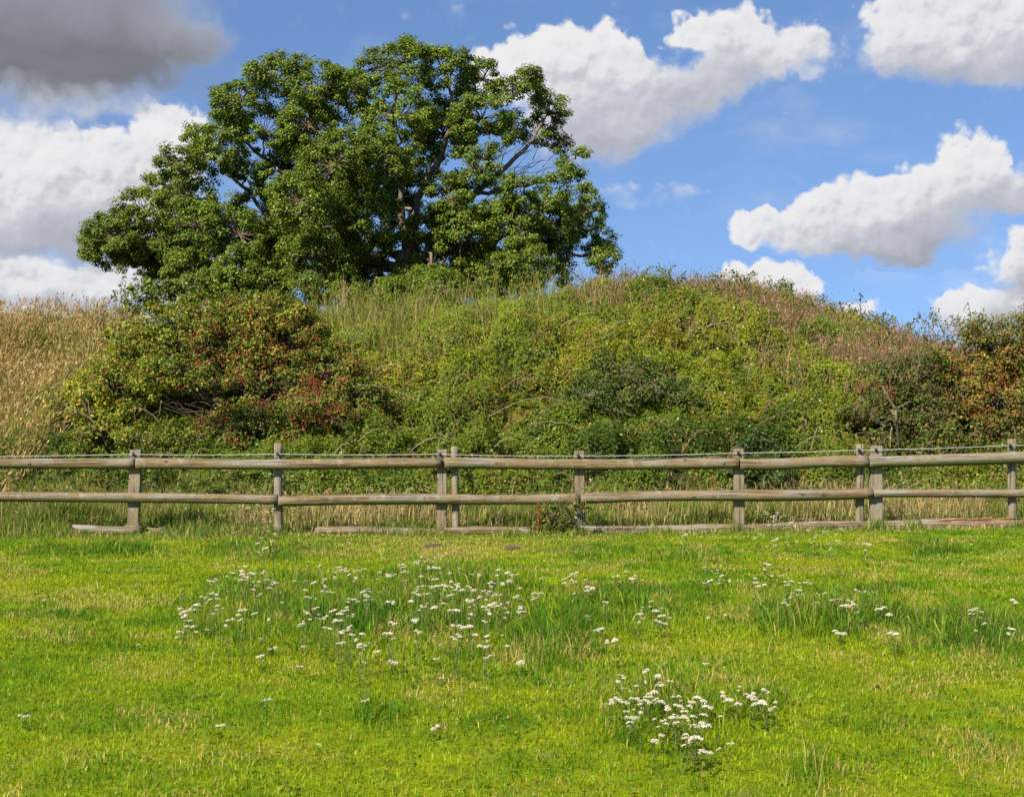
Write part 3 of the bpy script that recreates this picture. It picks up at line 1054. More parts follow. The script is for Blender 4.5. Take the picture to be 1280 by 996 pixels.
def clump_leaves(C, D, r, per, size, cols, weights, flat=0.7, jit=0.2, aspect=0.6, tint=None):
    n = len(C)
    k = rng.poisson(per, n)
    idx = np.repeat(np.arange(n), k)
    m = len(idx)
    d = rand_dir(m)
    rad = (np.asarray(r)[idx] if np.ndim(r) else np.full(m, r)) * rng.random(m) ** 0.45
    pos = C[idx] + d * rad[:, None] * np.array([1, 1, flat])
    nr = 0.6 * d + 0.35 * D[idx] + np.array([-0.1, -0.15, 0.55]) + rng.normal(0, 0.38, (m, 3))
    c = palette(m, cols, weights, jit)
    tone = np.exp(rng.normal(0, 0.13, n))
    c = c * tone[idx][:, None]
    if tint is not None:
        c = c * tint[idx]
    L = size * rng.uniform(0.65, 1.3, m)
    return pos, nr, L, L * aspect, c


def skeleton(hubs_from, targets, r_tip=0.008, sides=5, s=None, col=(0.2, 0.15, 0.1), r0=0.05, wig=0.15):
    for a, b in zip(hubs_from, targets):
        L = np.linalg.norm(np.asarray(b) - np.asarray(a))
        if L < 0.03:
            continue
        pts = curve(a, b, sag=0.05, wig=wig, n=6)
        add_tube(s, pts, np.linspace(r0, r_tip, 6), col, sides, False)


def build_oak():
    Y0 = 41.0
    L = [(140, 300, 38), (182, 268, 38), (235, 252, 42), (205, 312, 42), (265, 305, 46), (300, 345, 36), (240, 345, 34), (165, 318, 30), (128, 318, 22), (222, 205, 26), (205, 232, 24),
         (268, 188, 34), (245, 172, 20), (298, 130, 34), (345, 102, 36), (400, 112, 36), (330, 168, 38), (288, 160, 28), (385, 160, 42), (430, 128, 38), (362, 225, 42), (422, 205, 46), (335, 268, 40),
         (372, 88, 18), (318, 92, 16), (425, 95, 16), (468, 88, 28), (505, 80, 32), (556, 92, 34), (604, 100, 30), (655, 115, 28), (686, 142, 26), (498, 146, 46), (552, 158, 44), (602, 150, 40), (640, 165, 26), (690, 185, 24), (706, 222, 22), (655, 232, 26),
         (470, 200, 46), (530, 222, 44), (592, 215, 38), (400, 280, 50), (458, 272, 44), (520, 300, 40), (580, 288, 46), (640, 282, 44), (690, 285, 36), (728, 268, 28), (748, 305, 26), (378, 335, 42), (440, 338, 42), (480, 362, 24),
         (555, 345, 34), (600, 335, 38), (650, 330, 34), (700, 320, 26), (335, 325, 36), (505, 60, 15), (575, 72, 14), (540, 66, 13), (662, 98, 14), (470, 72, 12), (118, 296, 18), (755, 325, 20), (725, 195, 10), (735, 240, 14), (280, 118, 16), (300, 295, 36), (350, 300, 38), (405, 320, 42), (340, 345, 30), (270, 350, 30), (205, 345, 26), (300, 262, 22), (375, 255, 36), (450, 310, 36), (250, 285, 36), (440, 240, 36), (560, 250, 34), (620, 262, 32), (500, 265, 26), (690, 250, 22), (515, 362, 30), (478, 372, 22), (552, 364, 26), (430, 362, 26), (380, 362, 24), (330, 360, 24), (282, 364, 24), (605, 354, 26), (655, 346, 22), (535, 375, 18), (500, 380, 18), (350, 372, 20), (400, 374, 20), (450, 376, 20), (300, 374, 18), (560, 372, 20), (620, 362, 20), (310, 215, 22), (330, 240, 20), (532, 354, 24), (552, 352, 22), (515, 350, 18), (640, 350, 24), (690, 345, 20), (665, 300, 30)]
    k = Y0 / FPX
    root = P(515, 372, Y0)
    root[2] = float(ground_z(root[0], root[1])) - 0.1
    t = thing("oak_tree", "large spreading green oak tree on the crest of the mound", "tree", tuple(root))
    lobes = []
    r_ = random.Random(3)
    for (px, py, r) in L:
        rel = (px - 440) / 340.0
        span = 3.4 * math.sqrt(max(0.08, 1 - rel * rel)) * (1.0 if py > 130 else 0.6)
        dy = r_.uniform(-1.0, 0.55 if py < 350 else -0.4) * span
        c = P(px, py, Y0)
        c[1] += dy
        # keep the measured place after moving it in depth
        c[0] *= c[1] / Y0
        c[2] = EYE + (c[2] - EYE) * c[1] / Y0
        rr = r * k * 1.01
        lobes.append((c, np.array([rr, rr * 0.95, rr * 0.95])))
    # rear of the crown, filling the depth
    for (px, py, r) in L[::3]:
        if r < 28 or py < 120:
            continue
        c = P(px + r_.uniform(-10, 10), py + 10, Y0 + r_.uniform(1.5, 3.5))
        rr = r * k * 1.0
        lobes.append((c, np.array([rr, rr, rr * 0.85])))
    C, D, I = lobe_clumps(lobes, 7.0, 0)
    # real holes where sky shows between the limbs
    px, py = to_px(C[:, 0], C[:, 1], C[:, 2])
    hole = np.zeros(len(C), bool)
    for (hx, hy, rx, ry) in ((303, 230, 12, 7), (318, 252, 6, 10), (672, 205, 24, 16), (640, 200, 14, 16), (508, 312, 9, 20), (408, 285, 5, 8), (535, 250, 12, 6), (600, 245, 12, 8), (500, 178, 6, 10), (325, 150, 10, 8), (395, 172, 8, 6), (722, 322, 10, 9), (565, 205, 8, 10), (628, 135, 6, 8), (528, 120, 5, 5)):
        hole |= ((px - hx) / rx) ** 2 + ((py - hy) / ry) ** 2 < 1.25
    ok = ~hole & (C[:, 2] > ground_z(C[:, 0], C[:, 1]) + 0.25)
    C, D, I = C[ok], D[ok], I[ok]
    rad = rng.uniform(0.14, 0.31, len(C))
    pos, nr, ln, wd, c = clump_leaves(C, D, rad, 128, 0.074, [(0.115, 0.165, 0.014), (0.072, 0.120, 0.011), (0.180, 0.220, 0.020), (0.29, 0.30, 0.08), (0.20, 0.12, 0.03)], [5, 4, 2.4, 0.5, 0.25], flat=0.72, aspect=0.62)
    s = Soup()
    add_leaves(s, pos, nr, ln, wd, c, 0.12)
    link("crown", s.mesh("crown", M_OAK, root), t)
    # limbs
    s = Soup()
    base = root
    fork = P(508, 312, Y0 - 0.2)
    add_tube(s, np.array([base, base + (fork - base) * 0.5 + np.array([0.1, 0, 0]), fork]), [0.55, 0.42, 0.36], (1, 1, 1), 10)
    link("trunk", s.mesh("trunk", M_BARK, root, True), t)
    limbs = [
        [(508, 312), (503, 270), (498, 220), (490, 150), (500, 90)],
        [(508, 312), (520, 250), (548, 200), (570, 150), (560, 100)],
        [(508, 312), (545, 290), (590, 245), (625, 215), (660, 185), (680, 150)],
        [(508, 330), (580, 310), (640, 290), (700, 275), (740, 290)],
        [(508, 325), (450, 290), (420, 230), (395, 165), (380, 110)],
        [(505, 335), (420, 310), (340, 285), (250, 270), (170, 285), (125, 310)],
        [(420, 230), (350, 215), (300, 175), (300, 130)],
        [(340, 285), (310, 240), (270, 200), (240, 195)],
        [(590, 245), (640, 235), (690, 225), (705, 215)],
        [(505, 340), (440, 335), (380, 340), (310, 345), (250, 345)],
        [(520, 340), (580, 340), (650, 335), (720, 318), (755, 322)],
        [(570, 150), (610, 120), (650, 110)], [(490, 150), (450, 120), (420, 105)], [(498, 220), (460, 200), (430, 160)],
    ]
    nodes, nrad = [], []
    for li, lm in enumerate(limbs):
        s = Soup()
        n = len(lm)
        pts = []
        for j, (qx, qy) in enumerate(lm):
            Yd = Y0 + (0 if j == 0 else random.uniform(-0.3, 1.5))
            pts.append(P(qx, qy, Yd))
        pts = np.array(pts)
        tt = np.linspace(0, n - 1, n * 4)
        fine = np.stack([np.interp(tt, np.arange(n), pts[:, q]) for q in range(3)], -1)
        fine[1:-1] = (fine[:-2] + fine[1:-1] * 2 + fine[2:]) / 4 + rng.normal(0, 0.03, (len(fine) - 2, 3))
        big = 0.14 if li < 6 else 0.065
        r = np.linspace(big, 0.035, len(fine))
        add_tube(s, fine, r, (1, 1, 1), 7, False)
        for q, p_ in enumerate(fine):
            if q > 3:
                nodes.append(p_)
                nrad.append(r[q])
        mine = s
        link("limb", mine.mesh("limb", M_BARK, root, True), t)
    nodes, nrad = np.array(nodes), np.array(nrad)
    s = Soup()
    lc = np.array([c for c, _ in lobes])
    for c in lc:
        j = np.argmin(np.linalg.norm(nodes - c, axis=1) + 0.4 * (nodes[:, 2] > c[2]))
        add_tube(s, curve(nodes[j], c, 0.04, 0.18, 7), np.linspace(max(0.03, nrad[j] * 0.6), 0.02, 7), (1, 1, 1), 5, False)
    pick = rng.random(len(C)) < 0.6
    for c, i in zip(C[pick], I[pick]):
        add_tube(s, curve(lc[i], c, 0.05, 0.22, 5), np.linspace(0.018, 0.006, 5), (1, 1, 1), 3, False)
    # bare grey twigs in the open part on the right
    for _ in range(26):
        a = P(rng.uniform(610, 680), rng.uniform(190, 235), Y0 + rng.uniform(-0.8, 0.4))
        add_tube(s, curve(a, a + np.array([rng.uniform(0.2, 1.1), rng.normal(0, .3), rng.uniform(0.1, 0.9)]), 0.04, 0.2, 5), np.linspace(0.014, 0.004, 5), (1, 1, 1), 3, False)
    link("branches", s.mesh("branches", M_BARK, root), t)


build_oak()


def ground_hit(px, py):
    ys = np.linspace(19.0, 40.0, 421)
    zr = EYE + (HY - py) * ys / FPX
    below = np.flatnonzero(zr < ground_z((px - CX) * ys / FPX, ys))
    return ys[below[0]] if len(below) else 40.0


def shrub(name, label, cat, lobes_px, Y, per_m2, clump_r, per, size, cols, weights, bark=M_TWIG, mat=M_HAW, berries=(), seed=1, stems=5, tint_fn=None, hollow=(), whips=0, whip_box=None, base_px=None, aspect=0.7, twig_p=0.7, group=None, out=0.0):
    """lobes_px: (px, py, rx_px, rz_px, dY)"""
    lobes = []
    for (px, py, rx, rz, dY) in lobes_px:
        Yd = min(Y + max(dY, -0.9), ground_hit(px, py) - 0.6 * rz * Y / FPX) + min(dY + 0.9, 0.0) - out      # shrubs lean up the bank: low lobes stand further out
        c = P(px, py, Yd)
        kx = Yd / FPX
        lobes.append((c, np.array([rx * kx, min(rx, rz) * kx, rz * kx])))
    cs = np.array([c for c, _ in lobes])
    bx = cs[:, 0].mean() if base_px is None else (base_px - CX) * Y / FPX
    by = cs[:, 1].mean() + 0.8
    root = np.array([bx, by, float(ground_z(bx, by)) - 0.05])
    t = thing(name, label, cat, tuple(root), group)
    C, D, I = lobe_clumps(lobes, per_m2, 0)
    px, py = to_px(C[:, 0], C[:, 1], C[:, 2])
    bad = C[:, 2] < ground_z(C[:, 0], C[:, 1]) + 0.05
    for (hx, hy, rx, ry, depth) in hollow:
        bad |= (((px - hx) / rx) ** 2 + ((py - hy) / ry) ** 2 < 1) & (C[:, 1] < ground_hit(hx, hy) - 0.25)
    C, D, I = C[~bad], D[~bad], I[~bad]
    px, py = to_px(C[:, 0], C[:, 1], C[:, 2])
    tint = None if tint_fn is None else tint_fn(px, py)
    pos, nr, ln, wd, c = clump_leaves(C, D, rng.uniform(0.7, 1.25, len(C)) * clump_r, per, size, cols, weights, aspect=aspect, tint=tint)
    s = Soup()
    add_leaves(s, pos, nr, ln, wd, c, 0.15)
    sb = Soup()
    # stems rising from the ground, branches to each lobe, twigs to each clump
    for i in range(stems):
        a = root + np.array([rng.normal(0, 0.25), rng.normal(0, 0.15), 0])
        j = rng.integers(len(lobes))
        add_tube(sb, curve(a, cs[j], 0.08, 0.15, 8), np.linspace(0.022, 0.009, 8) * min(1.3, 0.5 + clump_r * 2.5), (1, 1, 1), 6, False)
    for c_ in cs:
        add_tube(sb, curve(root, c_, 0.1, 0.2, 8), np.linspace(0.017, 0.007, 8) * min(1.2, 0.5 + clump_r * 2), (1, 1, 1), 5, False)
    for c_, i in zip(C, I):
        if rng.random() < twig_p:
            add_tube(sb, curve(cs[i], c_ + rng.normal(0, clump_r * 0.6, 3), 0.06, 0.25, 5), np.linspace(0.011, 0.005, 5), (1, 1, 1), 3, False)
    # whips standing out of the outline
    if whips:
        x0, x1, y0, y1, hmax = whip_box
        for _ in range(whips):
            a = P(rng.uniform(x0, x1), rng.uniform(y0, y1), Y + rng.uniform(-0.5, 0.5))
            h = hmax * rng.uniform(0.4, 1)
            b = a + np.array([rng.normal(0, 0.35) * h, rng.normal(0, 0.25) * h, h])
            pts = curve(a, b, 0.05, 0.12, 6)
            add_tube(sb, pts, np.linspace(0.011, 0.004, 6), (1, 1, 1), 3, False)
            k = int(14 + 22 * h)
            tt = rng.uniform(0.25, 1, k)
            pp = np.stack([np.interp(tt, np.linspace(0, 1, 6), pts[:, q]) for q in range(3)], -1) + rng.normal(0, 0.05, (k, 3))
            add_leaves(s, pp, rand_dir(k) + np.array([0, -0.3, 0.5]), size, size * aspect, palette(k, cols, weights))
    link("foliage", s.mesh(name + "_foliage", mat, root), t)
    link("branches", sb.mesh(name + "_branches", bark, root), t)
    if berries:
        sB = Soup()
        oc = np.array([(1, 0, 0), (-1, 0, 0), (0, 1, 0), (0, -1, 0), (0, 0, 1), (0, 0, -1)], float)
        of = np.array([(0, 2, 4), (2, 1, 4), (1, 3, 4), (3, 0, 4), (2, 0, 5), (1, 2, 5), (3, 1, 5), (0, 3, 5)])
        for (bxp, byp, rx, ry, n) in berries:
            d2 = ((px - bxp) / rx) ** 2 + ((py - byp) / ry) ** 2
            cand = np.flatnonzero(d2 < 1.0)
            if len(cand) == 0:
                continue
            # bunches hang on the outer, camera-facing clumps of that part of the shrub
            pick = rng.choice(cand, n)
            ctr = C[pick] + D[pick] * clump_r * 0.75 + np.array([0, -clump_r * 0.6, 0]) + rng.normal(0, clump_r * 0.35, (n, 3))
            for q in range(7):
                pp = ctr + rng.normal(0, 0.05, (n, 3))
                r = rng.uniform(0.010, 0.019, (n, 1, 1))
                v = pp[:, None] + oc[None] * r
                f = (np.arange(n) * 6)[:, None, None] + of[None]
                col = palette(n, [(0.29, 0.040, 0.014), (0.19, 0.020, 0.010), (0.38, 0.085, 0.025)], [4, 2, 1.5], 0.15)
                sB.add(v.reshape(-1, 3), f.reshape(-1, 3), np.repeat(col, 6, axis=0))
        b = link("berries", sB.mesh(name + "_berries", M_BERRY, root), t)
        b['kind'] = 'stuff'
    return t


def haw_tint(px, py):
    t = np.ones((len(px), 3))
    yl = np.exp(-((px - 100) / 85) ** 2 - ((py - 490) / 75) ** 2)[:, None]
    t = t * (1 + yl * np.array([0.85, 0.6, 0.0]))
    sp = np.exp(-((px - 208) / 22) ** 2 - ((py - 490) / 12) ** 2)[:, None]
    t = t * (1 + sp * np.array([2.4, 1.5, 0.0]))
    red = np.exp(-((px - 370) / 110) ** 2 - ((py - 450) / 70) ** 2)[:, None] * rng.random((len(px), 1))
    t = t * (1 + red * np.array([0.45, 0.05, 0.1]))
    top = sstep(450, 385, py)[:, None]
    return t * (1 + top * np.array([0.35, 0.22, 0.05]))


shrub("hawthorn_bush", "big hawthorn bush hung with red berries at the left foot of the mound", "bush",
      [(285, 425, 75, 52, .6), (340, 420, 70, 50, .5), (235, 435, 62, 48, .3), (185, 455, 55, 44, .1), (140, 485, 58, 44, -.2), (95, 515, 52, 44, -.4), (75, 550, 45, 36, -.5), (120, 545, 60, 40, -.5), (200, 500, 62, 44, .5),
       (270, 490, 72, 56, .5), (340, 485, 72, 58, .0), (400, 470, 62, 50, .1), (440, 500, 46, 48, -.2), (380, 535, 64, 42, -.5), (310, 545, 64, 42, -.6), (245, 548, 52, 36, -.7), (190, 555, 56, 34, -.8), (450, 545, 42, 40, -.3), (375, 420, 45, 38, .4), (270, 385, 60, 20, .8), (330, 384, 52, 18, .8), (215, 405, 45, 26, .6), (160, 425, 36, 24, .2), (225, 462, 50, 18, -2.1), (262, 480, 34, 22, -2.0), (190, 476, 34, 16, -1.9), (400, 505, 40, 18, -1.7)],
      27.0, 10.5, 0.20, 66, 0.056, [(0.105, 0.145, 0.014), (0.062, 0.105, 0.012), (0.165, 0.185, 0.02), (0.23, 0.22, 0.028), (0.20, 0.09, 0.035)], [4, 3.5, 3, 1.3, .9],
      berries=((270, 470, 34, 55, 60), (300, 440, 60, 45, 60), (360, 430, 60, 40, 45), (400, 530, 34, 36, 100), (372, 505, 60, 46, 80), (320, 420, 110, 34, 40), (250, 440, 60, 30, 20), (440, 495, 50, 45, 90), (280, 545, 50, 24, 46), (330, 460, 60, 60, 60), (165, 452, 26, 12, 10), (410, 500, 44, 40, 50), (345, 560, 80, 20, 24)),
      stems=9, tint_fn=haw_tint, hollow=((232, 510, 42, 26, 0.9), (195, 520, 22, 16, 0.5), (388, 558, 22, 16, 0.2)), whips=26, whip_box=(200, 420, 375, 400, 0.45), base_px=285, out=0.45, bark=M_SHADEDBARK)


def red_tint(px, py):
    r = np.exp(-((px - 1235) / 75) ** 2 - ((py - 475) / 60) ** 2)[:, None] * rng.uniform(0, 1.0, (len(px), 1))
    t = np.ones((len(px), 3)) * (1 + r * np.array([0.9, 0.05, 0.1]))
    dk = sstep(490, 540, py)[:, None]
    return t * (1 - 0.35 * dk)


shrub("hawthorn_bush", "rusty red leaved hawthorn bush behind the right end of the fence", "bush",
      [(1210, 450, 55, 42, .4), (1260, 440, 60, 42, .4), (1310, 450, 60, 46, .4), (1190, 500, 56, 46, 0), (1250, 500, 62, 50, -.1), (1315, 505, 60, 52, 0), (1200, 550, 60, 40, -.5), (1260, 555, 60, 42, -.6), (1320, 560, 60, 42, -.5), (1230, 600, 70, 36, -.8), (1300, 605, 70, 36, -.8), (1230, 420, 34, 22, .5), (1275, 412, 36, 20, .5)],
      25.5, 10.5, 0.19, 62, 0.054, [(0.125, 0.155, 0.018), (0.075, 0.11, 0.013), (0.18, 0.185, 0.03), (0.20, 0.095, 0.035), (0.22, 0.15, 0.045)], [4, 2.6, 2.8, 1.2, 1.2],
      berries=((1235, 470, 60, 50, 26), (1255, 500, 50, 40, 20), (1190, 500, 40, 40, 16), (1215, 440, 50, 30, 20)), stems=6, tint_fn=red_tint, whips=26, whip_box=(1165, 1290, 408, 432, 0.42), base_px=1250)

shrub("blackthorn_bush", "dark blackthorn bush between the brambles and the rusty hawthorn", "bush",
      [(1110, 480, 44, 34, .4), (1150, 470, 42, 32, .4), (1085, 520, 40, 36, 0), (1130, 525, 52, 40, .2), (1165, 530, 40, 42, 0), (1095, 560, 46, 30, -.4), (1150, 575, 50, 34, -.5), (1100, 600, 50, 30, -.6), (1160, 615, 50, 28, -.6), (1040, 590, 40, 28, -.3), (1050, 555, 26, 24, 0)],
      25.0, 10.0, 0.18, 60, 0.052, [(0.075, 0.105, 0.015), (0.048, 0.078, 0.012), (0.13, 0.14, 0.024), (0.18, 0.10, 0.045)], [4, 3, 2.4, 1.6],
      berries=((1095, 490, 22, 16, 14), (1110, 500, 20, 14, 8)), stems=5, hollow=((1085, 535, 24, 18, 0.5), (1140, 600, 40, 14, -0.3)), whips=10, whip_box=(1090, 1170, 440, 470, 0.4), base_px=1125)

shrub("dark_shrub", "low dark green shrub sunk in the brambles halfway up the mound", "shrub",
      [(760, 495, 50, 30, 0), (805, 500, 50, 30, 0), (722, 512, 40, 24, -.2), (852, 508, 34, 24, -.2), (775, 465, 50, 26, .4), (825, 475, 36, 22, .3), (770, 522, 60, 20, -.4), (740, 490, 30, 24, 0), (700, 520, 20, 14, 0), (735, 494, 34, 14, -1.7), (826, 490, 34, 14, -1.7)],
      26.6, 11.0, 0.17, 60, 0.05, [(0.066, 0.102, 0.014), (0.042, 0.074, 0.012), (0.105, 0.135, 0.018), (0.13, 0.085, 0.03)], [4, 3.4, 2.6, .9], stems=3, hollow=((735, 520, 22, 14, 0.6), (825, 512, 22, 12, 0.4)), base_px=785, out=0.30)

shrub("elder_shrub", "pale green elder shrub under the low left end of the oak", "shrub",
      [(175, 372, 22, 16, 0), (200, 362, 26, 18, 0), (230, 362, 26, 18, .2), (158, 385, 14, 12, -.2), (190, 388, 26, 14, 0), (225, 385, 26, 14, 0)],
      37.0, 7.0, 0.19, 46, 0.085, [(0.115, 0.16, 0.022), (0.16, 0.19, 0.035), (0.075, 0.12, 0.018)], [4, 3, 2], stems=4, whips=10, whip_box=(145, 200, 355, 385, 0.5), base_px=200)

shrub("small_shrub", "dark green shrub at the foot of the bramble bank right of centre, above the fence", "shrub",
      [(945, 552, 20, 20, 0), (962, 565, 20, 18, 0), (940, 580, 24, 20, 0), (965, 590, 26, 22, -.1), (925, 600, 24, 20, 0)],
      22.6, 14.0, 0.13, 42, 0.055, [(0.045, 0.080, 0.014), (0.03, 0.06, 0.012), (0.08, 0.11, 0.018)], [4, 3, 2], stems=3, base_px=948)

shrub("rose_bush", "little yellowing bush growing through the broken gap in the bottom rail", "bush",
      [(692, 645, 18, 10, 0), (715, 634, 14, 9, 0), (676, 650, 10, 8, 0), (704, 655, 16, 7, -.05), (728, 638, 8, 7, 0), (698, 634, 10, 6, .05)],
      19.35, 40.0, 0.06, 20, 0.042, [(0.06, 0.095, 0.016), (0.10, 0.13, 0.02), (0.30, 0.25, 0.03), (0.28, 0.13, 0.04)], [4, 2, 1.2, .7], stems=4, base_px=695, whips=9, whip_box=(672, 728, 630, 660, 0.28))


def build_dead_stem():
    a = P(1123, 562, 24.0)
    base = a.copy()
    base[2] = float(ground_z(a[0], a[1]))
    t = thing("dead_branch", "bare forked dead branch standing out of the dark blackthorn", "branch", tuple(base))
    s = Soup()
    def br(pts, r0, r1):
        q = np.array([P(x, y, 23.9 + dy) for x, y, dy in pts])
        tt = np.linspace(0, len(q) - 1, len(q) * 3)
        f = np.stack([np.interp(tt, np.arange(len(q)), q[:, i]) for i in range(3)], -1)
        f[1:-1] += rng.normal(0, 0.006, (len(f) - 2, 3))
        add_tube(s, f, np.linspace(r0, r1, len(f)), (1, 1, 1), 7)
    br([(1126, 640, 1.0), (1125, 575, 0.75), (1124, 556, 0.3), (1121, 525, 0), (1120, 511, 0)], 0.036, 0.026)
    br([(1120, 512, 0), (1112, 500, -.02), (1106, 490, -.04), (1102, 482, -.05)], 0.028, 0.010)
    br([(1121, 512, 0), (1128, 507, .05), (1138, 501, .1)], 0.016, 0.006)
    br([(1121, 522, 0), (1116, 516, .05), (1113, 512, .05)], 0.020, 0.012)
    br([(1122, 526, 0), (1112, 524, -.05), (1100, 530, -.1)], 0.010, 0.005)
    br([(1107, 492, 0), (1112, 488, 0), (1113, 470, 0)], 0.008, 0.004)
    link("branch", s.mesh("branch", M_TWIG, base, True), t)
    # the bare limbs of the hawthorn at its left side
    base = P(118, 540, 25.6)
    base[2] = float(ground_z(base[0], base[1]))
    t = thing("dead_branch", "pale bare twisting branch at the left edge of the berried hawthorn", "branch", tuple(base))
    s = Soup()
    for pts in ([(135, 560), (124, 536), (112, 522), (98, 514), (84, 520)], [(124, 536), (105, 528), (90, 530), (80, 542)], [(112, 522), (106, 505), (98, 494), (92, 488)], [(118, 530), (112, 516), (110, 500)], [(128, 545), (115, 538), (108, 545)], [(98, 514), (88, 512), (82, 506)]):
        q = np.array([P(x, y, 25.3 + rng.normal(0, .05)) for x, y in pts])
        tt = np.linspace(0, len(q) - 1, len(q) * 3)
        f = np.stack([np.interp(tt, np.arange(len(q)), q[:, i]) for i in range(3)], -1)
        add_tube(s, f, np.linspace(0.022, 0.007, len(f)), (1, 1, 1), 6)
    link("branch", s.mesh("branch", M_TWIG, base, True), t)


build_dead_stem()

# ------------------------------------------------------------------ fence
FY = 19.5


def log_mesh(name, a, b, r0, r1, mat, half=True, seed=0, origin=None, rough_end=0.0, bow=0.01):
    """a peeled round or half-round pole between two points, with knots, taper and sawn ends"""
    a, b = np.asarray(a, float), np.asarray(b, float)
    L = np.linalg.norm(b - a)
    n = max(6, int(L / 0.09))
    sides = 14
    g = np.random.default_rng(seed)
    t = np.linspace(0, 1, n)
    d = (b - a) / L
    up = np.array([0, 0, 1.0]) if abs(d[2]) < 0.8 else np.array([0, -1.0, 0])
    u = unit(np.cross(up, d)[None])[0]          # horizontal, across
    w = np.cross(d, u)
    ang = np.arange(sides) * 2 * math.pi / sides
    k1, k2 = g.uniform(0, 6.28, 2)
    V = []
    for i in range(n):
        r = r0 + (r1 - r0) * t[i]
        r *= 1 + 0.035 * math.sin(9 * t[i] + k1) + 0.02 * math.sin(23 * t[i] + k2)
        rr = r * (1 + 0.035 * np.sin(3 * ang + 4 * t[i] + k1) + g.normal(0, 0.012, sides))
        c = a + d * L * t[i] + w * bow * math.sin(math.pi * t[i] * 2 + k2) + u * 0.4 * bow * math.sin(5 * t[i] + k1)
        cu, cw = np.cos(ang) * rr, np.sin(ang) * rr
        if half:
            # u points away from the camera side for rails running +x (cross(z, x) = y): flatten the back
            cu = np.minimum(cu, 0.25 * r)
        shift = 0.0
        ring = c + cu[:, None] * u + cw[:, None] * w
        if rough_end and i in (0, n - 1):
            ring = ring + d * g.normal(0, rough_end, (sides, 1))
        V.append(ring)
    V = np.concatenate(V)
    i = np.arange(n - 1)[:, None] * sides
    k = np.arange(sides)[None]
    k2_ = (k + 1) % sides
    f = np.stack([i + k, i + k2_, i + sides + k2_, i + sides + k], -1).reshape(-1, 4)
    caps = [np.arange(sides)[None, ::-1], (np.arange(sides) + (n - 1) * sides)[None]]
    o = np.zeros(3) if origin is None else np.asarray(origin, float)
    me = make_mesh(name, V - o, [f] + caps, mat)
    sm = np.ones(len(me.polygons), bool)
    sm[-2:] = False
    me.polygons.foreach_set("use_smooth", sm)
    return me


def plank_post(name, x0, x1, y0, y1, z0, z1, mat, seed, origin, lean=0.0):
    """sawn square post with worn, slightly weathered edges"""
    import bmesh
    g = random.Random(seed)
    bm = bmesh.new()
    bmesh.ops.create_cube(bm, size=1.0)
    for v in bm.verts:
        v.co.x = (x0 + x1) / 2 + v.co.x * (x1 - x0)
        v.co.y = (y0 + y1) / 2 + v.co.y * (y1 - y0)
        v.co.z = (z0 + z1) / 2 + v.co.z * (z1 - z0)
    bmesh.ops.bevel(bm, geom=list(bm.edges), offset=0.008, segments=2, affect='EDGES')
    for k in range(1, 8):
        zc = z0 + (z1 - z0) * k / 8
        bmesh.ops.bisect_plane(bm, geom=bm.verts[:] + bm.edges[:] + bm.faces[:], plane_co=(0, 0, zc), plane_no=(0, 0, 1))
    for v in bm.verts:
        s = (v.co.z - z0) / (z1 - z0)
        v.co.x += lean * s + g.uniform(-0.003, 0.003) + 0.006 * math.sin(4 * s + seed)
        v.co.y += g.uniform(-0.003, 0.003)
        if s > 0.97:
            v.co.z += g.uniform(-0.012, 0.006) + 0.1 * (v.co.x - (x0 + x1) / 2) * g.uniform(-0.6, 0.6)
        v.co -= Vector(origin)
    me = bpy.data.meshes.new(name)
    bm.to_mesh(me)
    bm.free()
    me.materials.append(mat)
    return me


